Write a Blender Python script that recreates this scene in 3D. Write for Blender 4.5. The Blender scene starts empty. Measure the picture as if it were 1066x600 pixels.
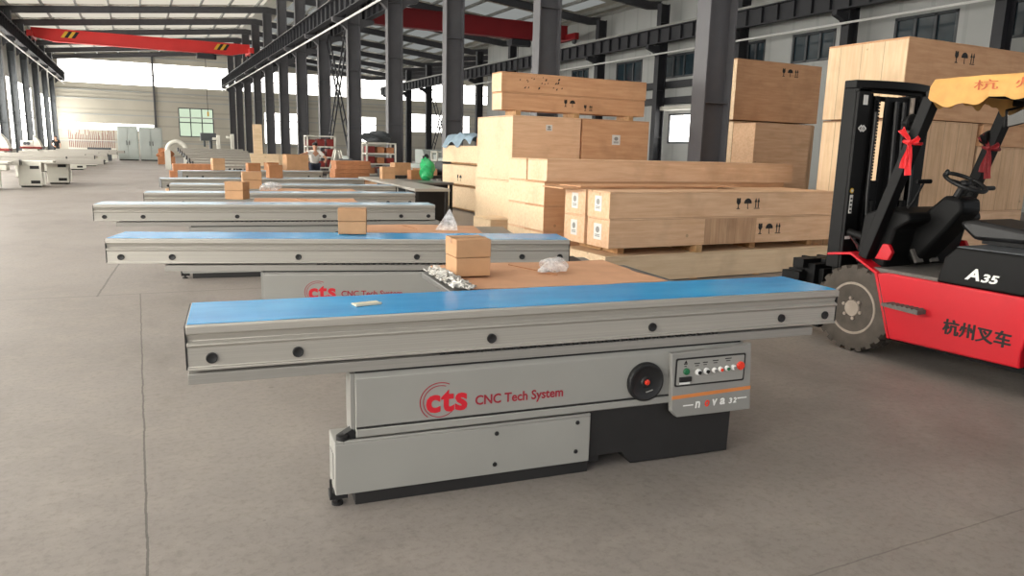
import bpy, bmesh, math, random
from mathutils import Vector, Matrix
random.seed(7)
PI = math.pi
SC = bpy.context.scene
COL = SC.collection

# ------------------------------------------------------------------ materials
def lin(c):
    return tuple(((v/255)/12.92 if v/255 <= 0.04045 else ((v/255+0.055)/1.055)**2.4) for v in c)

class NT:
    def __init__(s, name):
        s.m = bpy.data.materials.new(name); s.m.use_nodes = True
        s.t = s.m.node_tree; s.n = s.t.nodes; s.l = s.t.links
        s.p = s.n['Principled BSDF']; s.out = s.n['Material Output']
    def add(s, typ, **kw):
        nd = s.n.new(typ)
        for k, v in kw.items():
            if k.startswith('i_'):
                nd.inputs[k[2:].replace('_', ' ')].default_value = v
            else:
                setattr(nd, k, v)
        return nd
    def link(s, a, b): s.l.new(a, b)
    def math(s, op, a, b=None, clamp=False):
        nd = s.n.new('ShaderNodeMath'); nd.operation = op; nd.use_clamp = clamp
        for i, v in enumerate((a, b)):
            if v is None: continue
            if isinstance(v, (int, float)): nd.inputs[i].default_value = v
            else: s.link(v, nd.inputs[i])
        return nd.outputs[0]
    def mix(s, fac, a, b):
        nd = s.n.new('ShaderNodeMix'); nd.data_type = 'RGBA'
        for i, v in ((0, fac), (6, a), (7, b)):
            if isinstance(v, (int, float)): nd.inputs[i].default_value = v
            elif isinstance(v, tuple): nd.inputs[i].default_value = (*v, 1) if len(v) == 3 else v
            else: s.link(v, nd.inputs[i])
        return nd.outputs[2]
    def coord(s, scale=(1, 1, 1), which='Object', rot=(0, 0, 0), loc=(0, 0, 0)):
        tc = s.n.new('ShaderNodeTexCoord'); mp = s.n.new('ShaderNodeMapping')
        mp.inputs['Scale'].default_value = scale; mp.inputs['Rotation'].default_value = rot; mp.inputs['Location'].default_value = loc
        s.link(tc.outputs[which], mp.inputs[0]); return mp.outputs[0]
    def noise(s, vec, scale, detail=4, rough=.55):
        nd = s.n.new('ShaderNodeTexNoise'); nd.inputs['Scale'].default_value = scale
        nd.inputs['Detail'].default_value = detail; nd.inputs['Roughness'].default_value = rough
        s.link(vec, nd.inputs['Vector']); return nd.outputs['Fac']
    def ramp(s, fac, a, b):
        nd = s.n.new('ShaderNodeMapRange'); nd.inputs[1].default_value = a; nd.inputs[2].default_value = b
        s.link(fac, nd.inputs[0]); return nd.outputs[0]
    def bump(s, h, strength, dist=.01):
        b = s.n.new('ShaderNodeBump'); b.inputs['Strength'].default_value = strength; b.inputs['Distance'].default_value = dist
        s.link(h, b.inputs['Height']); s.link(b.outputs[0], s.p.inputs['Normal'])

def paint(name, c, rough=.5, metal=0., var=.12, scale=6, bump=0., spec=None, coat=0.):
    t = NT(name); a = lin(c)
    v = t.coord()
    n = t.noise(v, scale)
    dark = tuple(x*(1-var) for x in a); lite = tuple(min(1, x*(1+var)) for x in a)
    t.link(t.mix(t.ramp(n, .3, .7), dark, lite), t.p.inputs['Base Color'])
    t.p.inputs['Roughness'].default_value = rough; t.p.inputs['Metallic'].default_value = metal
    if spec is not None: t.p.inputs['Specular IOR Level'].default_value = spec
    if coat: t.p.inputs['Coat Weight'].default_value = coat; t.p.inputs['Coat Roughness'].default_value = .15
    if bump: t.bump(t.noise(v, scale*12), bump)
    return t.m

def emis(name, c, strength, bands=None):
    t = NT(name); t.n.remove(t.p)
    e = t.add('ShaderNodeEmission'); e.inputs[1].default_value = strength
    v = t.coord(); n = t.noise(v, .6, 2)
    a = lin(c)
    t.link(t.mix(t.ramp(n, .3, .7), tuple(x*.93 for x in a), a), e.inputs[0])
    t.link(e.outputs[0], t.out.inputs[0]); return t.m

def plywood(name, c, c2, planks=None, axis=0, grain=(1.2, 14, 14), dirt=.25):
    t = NT(name); a, b = lin(c), lin(c2)
    tc = t.add('ShaderNodeTexCoord'); oi = t.add('ShaderNodeObjectInfo')
    ofs = t.add('ShaderNodeVectorMath', operation='MULTIPLY_ADD')
    cmb = t.add('ShaderNodeCombineXYZ')
    for k in range(3): t.link(oi.outputs['Random'], cmb.inputs[k])
    ofs.inputs[1].default_value = (13, 17, 11)
    t.link(cmb.outputs[0], ofs.inputs[0]); t.link(tc.outputs['Object'], ofs.inputs[2])
    mp = t.add('ShaderNodeMapping'); mp.inputs['Scale'].default_value = grain
    t.link(ofs.outputs[0], mp.inputs[0])
    n1 = t.noise(mp.outputs[0], 1.6, 6, .6)
    mp2 = t.add('ShaderNodeMapping'); t.link(ofs.outputs[0], mp2.inputs[0])
    n2 = t.noise(mp2.outputs[0], 2.0, 3)
    col = t.mix(t.ramp(n1, .32, .72), b, a)
    drk = tuple(x*(1-dirt) for x in b)
    col = t.mix(t.math('MULTIPLY', t.ramp(n2, .5, .8), .7, True), col, drk)
    # scattered knots
    vo = t.add('ShaderNodeTexVoronoi'); vo.inputs['Scale'].default_value = 2.3
    t.link(mp2.outputs[0], vo.inputs['Vector'])
    kn = t.math('LESS_THAN', vo.outputs['Distance'], .05)
    col = t.mix(t.math('MULTIPLY', kn, .45), col, tuple(x*.35 for x in b))
    if planks:
        sep = t.add('ShaderNodeSeparateXYZ'); t.link(tc.outputs['Object'], sep.inputs[0])
        f = t.math('FRACT', t.math('MULTIPLY', sep.outputs[axis], 1/planks))
        ln = t.math('LESS_THAN', f, .03)
        col = t.mix(t.math('MULTIPLY', ln, .6), col, tuple(x*.3 for x in b))
        idn = t.math('FRACT', t.math('MULTIPLY', t.math('FLOOR', t.math('MULTIPLY', sep.outputs[axis], 1/planks)), .381))
        col = t.mix(t.math('MULTIPLY', idn, .28), col, drk)
    t.link(col, t.p.inputs['Base Color']); t.p.inputs['Roughness'].default_value = .65
    t.p.inputs['Specular IOR Level'].default_value = .25
    t.bump(n1, .12, .004)
    return t.m

def film_mat(name='blue_protective_film', c1=(18, 140, 206), c2=(54, 168, 226)):
    t = NT(name)
    v = t.coord((1, 3.5, 1)); n = t.noise(v, 1.3, 4, .6); w = t.noise(t.coord((.35, 6, 1)), 3.0, 5, .65)
    ca, cb = lin(c1), lin(c2)
    col = t.mix(t.ramp(n, .35, .7), ca, cb)
    wr = t.noise(t.coord((3, 9, 1)), 4, 6, .7)
    col = t.mix(t.math('MULTIPLY', t.ramp(wr, .62, .75), .35, True), col, lin((150, 200, 235)))
    t.link(col, t.p.inputs['Base Color']); t.p.inputs['Roughness'].default_value = .24
    t.p.inputs['Specular IOR Level'].default_value = .45
    t.bump(w, .03, .01)
    return t.m

def alu_mat(name, c=(168, 165, 158), rough=.42):
    t = NT(name); a = lin(c)
    v = t.coord((.25, 60, 60)); n = t.noise(v, 3, 3)
    t.link(t.mix(t.ramp(n, .3, .7), tuple(x*.9 for x in a), tuple(min(1, x*1.08) for x in a)), t.p.inputs['Base Color'])
    t.p.inputs['Metallic'].default_value = .35; t.p.inputs['Roughness'].default_value = rough
    return t.m

def clear_mat(name, c=(225, 228, 230), alpha=.55, rough=.18):
    t = NT(name)
    v = t.coord(); n = t.noise(v, 22, 5, .65)
    t.link(t.mix(n, tuple(x*.75 for x in lin(c)), lin(c)), t.p.inputs['Base Color'])
    t.p.inputs['Roughness'].default_value = rough
    t.link(t.math('ADD', t.math('MULTIPLY', t.ramp(n, .35, .65), .4), alpha-.2, True), t.p.inputs['Alpha'])
    t.bump(n, .6, .02)
    return t.m

def floor_mat():
    t = NT('worn_concrete')
    v = t.coord()
    big = t.noise(v, .35, 5, .6); mid = t.noise(v, 3.6, 8, .72); fine = t.noise(v, 26, 5, .75)
    st = t.noise(t.coord((1, .45, 1), rot=(0, 0, .5)), 1.1, 7, .7)
    base = t.mix(t.ramp(big, .3, .7), lin((121, 114, 109)), lin((143, 136, 131)))
    base = t.mix(t.math('MULTIPLY', t.ramp(mid, .45, .68), .6, True), base, lin((152, 144, 136)))
    base = t.mix(t.math('MULTIPLY', t.ramp(st, .52, .78), .55, True), base, lin((90, 85, 79)))
    base = t.mix(t.math('MULTIPLY', t.ramp(fine, .48, .72), .45, True), base, lin((92, 87, 81)))
    spot = t.add('ShaderNodeTexVoronoi'); spot.inputs['Scale'].default_value = 1.9; t.link(v, spot.inputs['Vector'])
    base = t.mix(t.math('MULTIPLY', t.math('LESS_THAN', spot.outputs['Distance'], .035), .35), base, lin((80, 76, 72)))
    # joints and cracks of the slab: (x, y, heading, half length, half width)
    wob = t.math('MULTIPLY', t.math('SUBTRACT', t.noise(v, 3.5, 5, .7), .5), .025)
    mask = None
    for (cx, cy, ang, hl, hw, st_) in ((-.06, 3.2, PI/2, 5.4, .005, .65), (-.4, 8.6, -.06, 2.6, .008, .6), (-.38, 9.7, 1.50, 1.15, .010, .6),
                                  (2.95, 1.76, -.02, 1.2, .004, .35), (-3.2, 20, .02, 6, .02, .3), (2.6, -2.5, .0, 9, .01, .5)):
        tc = t.add('ShaderNodeTexCoord'); sub = t.add('ShaderNodeVectorMath', operation='SUBTRACT')
        sub.inputs[1].default_value = (cx, cy, 0); t.link(tc.outputs['Object'], sub.inputs[0])
        rt = t.add('ShaderNodeVectorRotate', rotation_type='Z_AXIS'); rt.inputs['Angle'].default_value = -ang
        t.link(sub.outputs[0], rt.inputs[0])
        sp = t.add('ShaderNodeSeparateXYZ'); t.link(rt.outputs[0], sp.inputs[0])
        a = t.math('LESS_THAN', t.math('ABSOLUTE', sp.outputs[0]), hl)
        b = t.math('LESS_THAN', t.math('ABSOLUTE', t.math('ADD', sp.outputs[1], wob)), hw)
        mk = t.math('MULTIPLY', t.math('MULTIPLY', a, b), st_)
        mask = mk if mask is None else t.math('MAXIMUM', mask, mk)
    base = t.mix(mask, base, lin((52, 49, 46)))
    t.link(base, t.p.inputs['Base Color'])
    rg = t.add('ShaderNodeMapRange'); rg.inputs[3].default_value = .38; rg.inputs[4].default_value = .62; t.link(mid, rg.inputs[0]); t.link(rg.outputs[0], t.p.inputs['Roughness'])
    t.p.inputs['Specular IOR Level'].default_value = .35
    t.bump(fine, .12, .01)
    return t.m

def siding_mat(name, c, pitch=.9, axis=0, depth=.18):
    t = NT(name); a = lin(c)
    tc = t.add('ShaderNodeTexCoord'); sep = t.add('ShaderNodeSeparateXYZ'); t.link(tc.outputs['Object'], sep.inputs[0])
    f = t.math('FRACT', t.math('MULTIPLY', sep.outputs[axis], 1/pitch))
    ln = t.math('LESS_THAN', f, .12)
    n = t.noise(t.coord(), .5, 4)
    col = t.mix(t.ramp(n, .3, .7), tuple(x*.9 for x in a), a)
    col = t.mix(t.math('MULTIPLY', ln, depth*2.2), col, tuple(x*.5 for x in a))
    t.link(col, t.p.inputs['Base Color']); t.p.inputs['Roughness'].default_value = .55
    return t.m

M = {}
M['floor'] = floor_mat()
M['grey_paint'] = paint('light_grey_machine_paint', (145, 144, 139), .42, var=.04, scale=2)
M['grey_paint2'] = paint('grey_panel_paint', (136, 135, 131), .4, var=.05, scale=3)
M['alu'] = alu_mat('brushed_aluminium', (172, 168, 160), .38)
M['alu_dark'] = alu_mat('dull_aluminium', (152, 149, 143), .48)
M['film'] = film_mat()
M['film_sheen'] = film_mat('pale_protective_film', (142, 178, 206), (186, 208, 226))  # same blue film, window reflection painted in as a paler tone
M['black'] = paint('black_plastic', (22, 22, 23), .5, var=.2)
M['black_skirt'] = paint('black_machine_paint', (30, 29, 29), .55, var=.15)
M['black_gloss'] = paint('black_gloss_paint', (18, 18, 20), .32, var=.15, coat=.2)
M['red_logo'] = paint('red_lettering', (196, 28, 44), .45, var=.05)
M['dark_red_text'] = paint('dark_red_lettering', (150, 30, 48), .45, var=.05)
M['white'] = paint('white_print', (225, 225, 222), .5, var=.05)
M['orange'] = paint('orange_stripe', (206, 128, 70), .45, var=.05)
M['green'] = paint('green_button', (22, 96, 60), .35, var=.1)
M['redbtn'] = paint('red_button', (224, 60, 40), .3, var=.08)
M['cast'] = paint('cast_iron', (118, 118, 116), .38, .6, var=.1)
M['ply'] = plywood('pine_plywood', (230, 194, 160), (212, 170, 134))
M['ply_light'] = plywood('pale_plywood', (232, 208, 176), (216, 188, 152))
M['ply_orange'] = plywood('tan_plywood', (212, 168, 130), (194, 146, 108))
M['ply_plank'] = plywood('planked_pine', (232, 206, 172), (214, 184, 148), planks=.36, axis=1, grain=(14, 14, 1.2))
M['ply_plank_x'] = plywood('planked_pine_front', (228, 192, 156), (204, 165, 128), planks=.32, axis=0, grain=(14, 14, 1.2))
M['ply_stain'] = plywood('stained_boards', (208, 172, 138), (180, 140, 108), planks=.145, axis=0, grain=(14, 14, 1.2), dirt=.4)
M['wood_end'] = plywood('raw_timber', (206, 168, 122), (170, 130, 88), grain=(8, 8, 8))
M['card'] = paint('brown_cardboard', (196, 150, 118), .75, var=.1, scale=4, spec=.2)
M['card_box'] = paint('carton_board', (182, 142, 106), .75, var=.1, scale=5, spec=.2)
M['card_dark'] = paint('dark_carton_board', (166, 116, 80), .75, var=.14, scale=5, spec=.2)
M['tape'] = paint('packing_tape', (160, 116, 76), .3, var=.08)
M['paper'] = paint('cream_board', (206, 202, 178), .7, var=.05)
M['label'] = paint('white_paper_label', (214, 212, 208), .6, var=.04)
M['ink'] = paint('black_ink', (26, 24, 24), .7, var=.1)
M['clear'] = clear_mat('clear_plastic_bag', (240, 240, 240), .42)
M['foil'] = clear_mat('crumpled_wrap', (222, 220, 214), .85, .22)
M['steel_col'] = paint('dark_column_paint', (84, 84, 88), .5, var=.12, scale=1.5)
M['steel_beam'] = paint('dark_beam_paint', (44, 45, 50), .55, var=.15, scale=1.5)
M['rafter'] = paint('grey_rafter_paint', (74, 74, 78), .55, var=.12)
M['crane_red'] = paint('crane_red_paint', (214, 52, 50), .42, var=.06, scale=1)
M['crane_dark_red'] = paint('crane_dark_red_paint', (140, 26, 34), .45, var=.08, scale=1)
M['yellow'] = paint('safety_yellow', (220, 176, 50), .5, var=.06)
M['conduit'] = paint('white_conduit', (222, 222, 220), .4, var=.04)
M['roof'] = siding_mat('roof_sheet', (206, 204, 192), .3, 0, .08)
M['purlin'] = paint('galvanised_purlin', (150, 150, 146), .5, .2, var=.1)
M['wall_beige'] = siding_mat('beige_wall_sheet', (196, 191, 178), 1.55, 2, .16)
M['wall_grey'] = siding_mat('grey_wall_sheet', (178, 180, 178), 1.3, 1, .1)
M['wall_left'] = siding_mat('left_wall_sheet', (196, 196, 188), 1.0, 1, .1)
M['day'] = emis('daylight_glazing', (255, 252, 246), 6.0)
M['day_left'] = emis('left_daylight_glazing', (255, 251, 242), 14.0)
M['day_left_far'] = emis('far_left_daylight_glazing', (255, 251, 242), 13.0)
M['day_green'] = emis('greenery_behind_glass', (218, 236, 208), 1.0)
M['fill_panel_near'] = emis('near_fill_glow_panel', (255, 248, 236), 1.0)  # unseen roof glow added to light the foreground
M['fill_panel_mid'] = emis('mid_fill_glow_panel', (255, 248, 236), 2.3)  # stronger unseen roof glow, added to light the middle of the hall
M['roof_glow_dim'] = emis('dim_roof_panel', (240, 244, 240), .3)  # faint glow added to lift the dark middle bay roof
M['skylight'] = emis('translucent_roof_panel', (255, 246, 228), .75)
M['glass_dark'] = paint('dark_window_glass', (44, 58, 66), .12, var=.3, scale=.8, spec=.7)
M['frame'] = paint('dark_window_frame', (70, 74, 78), .5)
M['fork_red'] = paint('forklift_red_paint', (192, 14, 32), .36, var=.04, scale=1, coat=.25)
M['fork_black'] = paint('forklift_black_paint', (9, 9, 10), .55, var=.2, spec=.22)
M['rubber'] = paint('dusty_tyre_rubber', (74, 67, 60), .85, var=.22, scale=9, bump=.3)
M['rim'] = paint('dusty_grey_rim', (150, 138, 126), .6, .1, var=.15, scale=9)
M['rim_shade'] = paint('shaded_rim_recess', (72, 65, 58), .75, var=.2, scale=9)  # shade of the wheel dish put into the colour
M['chrome'] = paint('steel_rod', (170, 170, 170), .25, .9, var=.05)
M['cloth_y'] = paint('yellow_tarp', (206, 156, 88), .75, var=.16, scale=5, bump=.15)
M['faded_red'] = paint('faded_red_print', (188, 92, 58), .7, var=.2, scale=30)
M['ribbon'] = paint('red_ribbon', (206, 30, 36), .55, var=.1)
M['ribbon_d'] = paint('dark_red_ribbon', (120, 26, 30), .6, var=.1)
M['seat'] = paint('black_vinyl', (22, 22, 24), .45, var=.15)
M['mirror'] = paint('mirror_glass', (150, 146, 140), .08, .9, var=.1)
M['tread'] = paint('step_tread', (92, 88, 84), .7, var=.2, scale=40)
M['green_bag'] = paint('green_plastic_bag', (46, 170, 104), .4, var=.25, scale=9)
M['blue_tarp'] = paint('grey_blue_tarp', (128, 150, 166), .6, var=.18, scale=6)
M['pale_green'] = paint('pale_green_machine_paint', (196, 206, 192), .5, var=.06, scale=2)
M['off_white'] = paint('off_white_machine_paint', (214, 212, 202), .5, var=.06, scale=2)
M['cabinet_grey'] = paint('blue_grey_cabinet_paint', (176, 184, 180), .5, var=.08, scale=1)
M['rack_red'] = paint('oxide_red_board', (126, 40, 36), .6, var=.2)
M['wood_brown'] = paint('stacked_brown_board', (172, 116, 78), .7, var=.16, scale=5)
M['skin'] = paint('skin', (196, 148, 120), .5, var=.06)
M['shirt'] = paint('white_cotton', (228, 226, 222), .8, var=.05)
M['dark_cloth'] = paint('dark_cotton', (36, 38, 42), .85, var=.15)
M['navy_cloth'] = paint('navy_trousers', (42, 48, 66), .85, var=.15)
M['hair'] = paint('black_hair', (20, 18, 17), .6, var=.2)

# ------------------------------------------------------------------ mesh builder
class MB:
    def __init__(s): s.b = bmesh.new(); s.mi = 0
    def _fin(s, verts):
        fs = set()
        for v in verts:
            for f in v.link_faces: fs.add(f)
        for f in fs: f.material_index = s.mi
        return verts
    def box(s, x0, x1, y0, y1, z0, z1):
        vs = [s.b.verts.new((x, y, z)) for x in (x0, x1) for y in (y0, y1) for z in (z0, z1)]
        for q in ((0, 1, 3, 2), (4, 6, 7, 5), (0, 4, 5, 1), (2, 3, 7, 6), (0, 2, 6, 4), (1, 5, 7, 3)):
            f = s.b.faces.new([vs[i] for i in q]); f.material_index = s.mi
        return vs
    def obox(s, c, size, rot=(0, 0, 0)):
        from mathutils import Euler
        vs = s.box(-size[0]/2, size[0]/2, -size[1]/2, size[1]/2, -size[2]/2, size[2]/2)
        R = Euler(rot).to_matrix(); c = Vector(c)
        for v in vs: v.co = R @ v.co + c
        return vs
    def bar(s, p, q, w, h, up=(0, 0, 1)):
        p, q = Vector(p), Vector(q); d = (q-p).normalized(); up = Vector(up)
        if abs(d.dot(up)) > .98: up = Vector((1, 0, 0))
        r = d.cross(up).normalized(); u = r.cross(d)
        vs = []
        for e in (p, q):
            for a, b in ((-1, -1), (1, -1), (1, 1), (-1, 1)): vs.append(s.b.verts.new(e + r*a*w/2 + u*b*h/2))
        for k in range(4):
            f = s.b.faces.new((vs[k], vs[(k+1) % 4], vs[4+(k+1) % 4], vs[4+k])); f.material_index = s.mi
        for q4 in ((3, 2, 1, 0), (4, 5, 6, 7)):
            f = s.b.faces.new([vs[i] for i in q4]); f.material_index = s.mi
        return vs
    def tube(s, pts, r, seg=8, closed=False, cap=True):
        pts = [Vector(p) for p in pts]; n = len(pts); rings = []
        rr = r if isinstance(r, (list, tuple)) else [r]*n
        prev = None
        for i, p in enumerate(pts):
            a = pts[i-1] if (i > 0 or closed) else p; b = pts[(i+1) % n] if (i < n-1 or closed) else p
            d = (b-a).normalized()
            if prev is None:
                up = Vector((0, 0, 1)) if abs(d.z) < .9 else Vector((1, 0, 0)); x = d.cross(up).normalized()
            else:
                x = (prev - d*prev.dot(d)).normalized()
            prev = x; y = d.cross(x)
            rings.append([s.b.verts.new(p + (x*math.cos(t)+y*math.sin(t))*rr[i]) for t in [2*PI*k/seg for k in range(seg)]])
        for i in range(n if closed else n-1):
            A, B = rings[i], rings[(i+1) % n]
            for k in range(seg):
                f = s.b.faces.new((A[k], A[(k+1) % seg], B[(k+1) % seg], B[k])); f.material_index = s.mi
        if cap and not closed:
            for R, fl in ((rings[0], True), (rings[-1], False)):
                f = s.b.faces.new(list(reversed(R)) if fl else R); f.material_index = s.mi
    def cyl(s, p, q, r, seg=20): s.tube([p, q], r, seg)
    def prism(s, poly, axis, a, b):
        """extrude a 2D polygon; axis 'x': poly is (y,z); 'y': (x,z); 'z': (x,y)"""
        def P(u, v, t): return {'x': (t, u, v), 'y': (u, t, v), 'z': (u, v, t)}[axis]
        A = [s.b.verts.new(P(u, v, a)) for u, v in poly]; B = [s.b.verts.new(P(u, v, b)) for u, v in poly]
        n = len(poly)
        for k in range(n):
            f = s.b.faces.new((A[k], A[(k+1) % n], B[(k+1) % n], B[k])); f.material_index = s.mi
        for L in (list(reversed(A)), B):
            f = s.b.faces.new(L); f.material_index = s.mi
    def lathe(s, prof, c, axis='x', seg=32):
        """profile of (radius, along) about an axis through c"""
        c = Vector(c); rings = []
        for r, h in prof:
            ring = []
            for k in range(seg):
                t = 2*PI*k/seg; u, v = r*math.cos(t), r*math.sin(t)
                o = {'x': (h, u, v), 'y': (u, h, v), 'z': (u, v, h)}[axis]
                ring.append(s.b.verts.new(c + Vector(o)))
            rings.append(ring)
        for A, B in zip(rings, rings[1:]):
            for k in range(seg):
                f = s.b.faces.new((A[k], A[(k+1) % seg], B[(k+1) % seg], B[k])); f.material_index = s.mi
        for R in (rings[0], rings[-1]):
            if (R[0].co-R[1].co).length > 1e-5:
                f = s.b.faces.new(R); f.material_index = s.mi
    def blob(s, c, r, seed=0, amp=.25, sub=3, flat=None):
        g = bmesh.ops.create_icosphere(s.b, subdivisions=sub, radius=1)
        rnd = random.Random(seed); ph = [(rnd.uniform(2, 7), rnd.uniform(2, 7), rnd.uniform(2, 7), rnd.uniform(0, 6)) for _ in range(6)]
        c = Vector(c)
        for v in g['verts']:
            p = v.co.copy(); k = 1 + amp*sum(math.sin(a*p.x+b*p.y+d*p.z+e) for a, b, d, e in ph)/3
            v.co = Vector((p.x*r[0]*k, p.y*r[1]*k, p.z*r[2]*k)) + c
            if flat is not None and v.co.z < flat: v.co.z = flat
    def sheet(s, corners, nx, ny, fn, thick=0):
        """bilinear grid between 4 corners with an offset function"""
        a, b, c, d = [Vector(p) for p in corners]
        def grid(dz):
            G = []
            for j in range(ny+1):
                row = []
                for i in range(nx+1):
                    u, v = i/nx, j/ny
                    p = (a*(1-u)+b*u)*(1-v) + (d*(1-u)+c*u)*v
                    row.append(s.b.verts.new(p + Vector(fn(u, v)) + Vector((0, 0, dz))))
                G.append(row)
            return G
        G = grid(thick)
        for j in range(ny):
            for i in range(nx):
                f = s.b.faces.new((G[j][i], G[j][i+1], G[j+1][i+1], G[j+1][i])); f.material_index = s.mi
        if thick:
            B = grid(0)
            for j in range(ny):
                for i in range(nx):
                    f = s.b.faces.new((B[j+1][i], B[j+1][i+1], B[j][i+1], B[j][i])); f.material_index = s.mi
            rim = lambda Q: [Q[0][i] for i in range(nx+1)] + [Q[j][nx] for j in range(1, ny+1)] + [Q[ny][i] for i in range(nx-1, -1, -1)] + [Q[j][0] for j in range(ny-1, 0, -1)]
            R1, R2 = rim(G), rim(B)
            for k in range(len(R1)):
                f = s.b.faces.new((R2[k], R2[(k+1) % len(R1)], R1[(k+1) % len(R1)], R1[k])); f.material_index = s.mi
    def build(s, name, mats, parent=None, loc=(0, 0, 0), rot=(0, 0, 0), bevel=0, smooth=.6):
        me = bpy.data.meshes.new(name)
        bmesh.ops.recalc_face_normals(s.b, faces=s.b.faces[:])
        s.b.to_mesh(me); s.b.free()
        for m in (mats if isinstance(mats, (list, tuple)) else [mats]): me.materials.append(M[m] if isinstance(m, str) else m)
        if smooth:
            for p in me.polygons: p.use_smooth = True
            me.set_sharp_from_angle(angle=smooth)
        o = bpy.data.objects.new(name, me); COL.objects.link(o)
        o.location = loc; o.rotation_euler = rot
        if parent: o.parent = parent
        if bevel:
            md = o.modifiers.new('bevel', 'BEVEL'); md.width = bevel; md.segments = 2; md.limit_method = 'ANGLE'; md.angle_limit = .7
        return o

def tag(o, label=None, cat=None, group=None, kind=None):
    if label: o['label'] = label
    if cat: o['category'] = cat
    if group: o['group'] = group
    if kind: o['kind'] = kind
    return o
def thing(name, label, cat, loc=(0, 0, 0), rz=0, group=None):
    o = bpy.data.objects.new(name, None); COL.objects.link(o); o.empty_display_size = .1
    o.location = loc; o.rotation_euler = (0, 0, rz)
    return tag(o, label, cat, group)
def struct(name, mb, mats, **kw):
    return tag(mb.build(name, mats, **kw), kind='structure')
def dup(o, parent=None, loc=None, rz=None, label=None, group=None):
    c = o.copy(); COL.objects.link(c)
    if parent: c.parent = parent
    if loc is not None: c.location = loc
    if rz is not None: c.rotation_euler = (0, 0, rz)
    if label: c['label'] = label
    if group: c['group'] = group
    for ch in list(o.children): dup(ch, c)
    return c
def text_mesh(txt, name, mat, parent, origin, width, height, rot, bold=0., shear=0., thick=.0015, spacing=1.):
    """flat lettering fitted to width x height; origin is the lower left corner"""
    cu = bpy.data.curves.new(name, 'FONT'); cu.body = txt; cu.size = 1; cu.offset = bold; cu.shear = shear
    cu.space_character = spacing; cu.resolution_u = 3; cu.extrude = .01
    tmp = bpy.data.objects.new(name, cu); COL.objects.link(tmp)
    dg = bpy.context.evaluated_depsgraph_get(); dg.update()
    me = bpy.data.meshes.new_from_object(tmp.evaluated_get(dg))
    bpy.data.objects.remove(tmp); bpy.data.curves.remove(cu)
    xs = [v.co.x for v in me.vertices]; ys = [v.co.y for v in me.vertices]
    x0, x1, y0, y1 = min(xs), max(xs), min(ys), max(ys)
    for v in me.vertices:
        v.co = ((v.co.x-x0)/(x1-x0)*width, (v.co.y-y0)/(y1-y0)*height, v.co.z/.01*thick)
    me.materials.clear(); me.materials.append(M[mat])
    o = bpy.data.objects.new(name, me); COL.objects.link(o); o.parent = parent; o.location = origin; o.rotation_euler = rot
    return o
RF = (PI/2, 0, 0)            # text on a face that looks to -y
RL = (PI/2, 0, -PI/2)        # text on a face that looks to -x

# ------------------------------------------------------------------ camera
def make_camera():
    f, pitch, roll, yaw, H = 761., .186, .026, .4718, 1.6
    F = Vector((math.sin(yaw)*math.cos(pitch), math.cos(yaw)*math.cos(pitch), -math.sin(pitch)))
    Rt = Vector((math.cos(yaw), -math.sin(yaw), 0)); U = Rt.cross(F)
    R2 = Rt*math.cos(roll) + U*math.sin(roll); U2 = U*math.cos(roll) - Rt*math.sin(roll)
    cam = bpy.data.cameras.new('camera'); cam.sensor_width = 36; cam.lens = f*36/1066; cam.sensor_fit = 'HORIZONTAL'
    cam.clip_end = 400
    o = bpy.data.objects.new('camera', cam); COL.objects.link(o)
    m = Matrix.Identity(4)
    for i in range(3):
        m[i][0] = R2[i]; m[i][1] = U2[i]; m[i][2] = -F[i]
    m[0][3], m[1][3], m[2][3] = 0, 0, H
    o.matrix_world = m; SC.camera = o
make_camera()
# ------------------------------------------------------------------ the hall
XL, X1, X2, X3 = -6.8, 9.1, 25.5, 42.
YB, YF = -7., 89.
mb = MB(); mb.box(-8, 46, YB, YF+1, -.2, 0); struct('floor', mb, 'floor', smooth=0)

def roof_z(x):
    if x < X1: return 10.05 + (x-XL)*.1
    if x < X2: return 11.64 - (x-X1)*.1
    return 10.0 + (x-X2)*.1
mb = MB()
xs = [-7.6, X1, X2, 46]
for a, b in zip(xs, xs[1:]):
    mb.mi = 0
    mb.prism([(a, roof_z(a)), (b, roof_z(b-.001)), (b, roof_z(b-.001)+.08), (a, roof_z(a)+.08)], 'y', YB, YF+.5)
    mb.mi = 1
    k = a+.8
    while k < b-.3:                                             # purlins under the sheet
        z = roof_z(k); mb.box(k-.05, k+.05, YB, YF, z-.2, z-.002); k += 1.9
struct('ceiling', mb, ['roof', 'purlin'], smooth=0)

si = 60
y = -5.
while y < 88:                                                   # translucent left bay roof panels; unseen nearer ones glow as added fill light
    x0, x1_ = -6.9, 8.9
    mb = MB(); mb.prism([(x0, roof_z(x0)-.03), (x1_, roof_z(x1_)-.03), (x1_, roof_z(x1_)-.012), (x0, roof_z(x0)-.012)], 'y', y, y+3.4)
    struct('window_%d' % si, mb, 'skylight' if y > 50 else 'fill_panel_mid' if y > 6 else 'fill_panel_near', smooth=0); si += 1
    if y > 24:
        mb = MB(); mb.prism([(10.5, roof_z(10.5)-.03), (24.5, roof_z(24.5)-.03), (24.5, roof_z(24.5)-.012), (10.5, roof_z(10.5)-.012)], 'y', y, y+3.4)
        struct('window_%d' % si, mb, 'roof_glow_dim', smooth=0); si += 1
    y += 6.02
col_y = [10.3+6.02*n for n in range(0, 13)]
left_y = [16.3, 28.3, 40.3, 52.3, 57.9, 64.0, 70.5, 77.2, 83.4]
row2_y = [15.2+5.95*n for n in range(0, 12)]
ti = [0]
def trim(mb, mats, **kw):
    ti[0] += 1; return struct('trim_%d' % ti[0], mb, mats, **kw)
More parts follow.
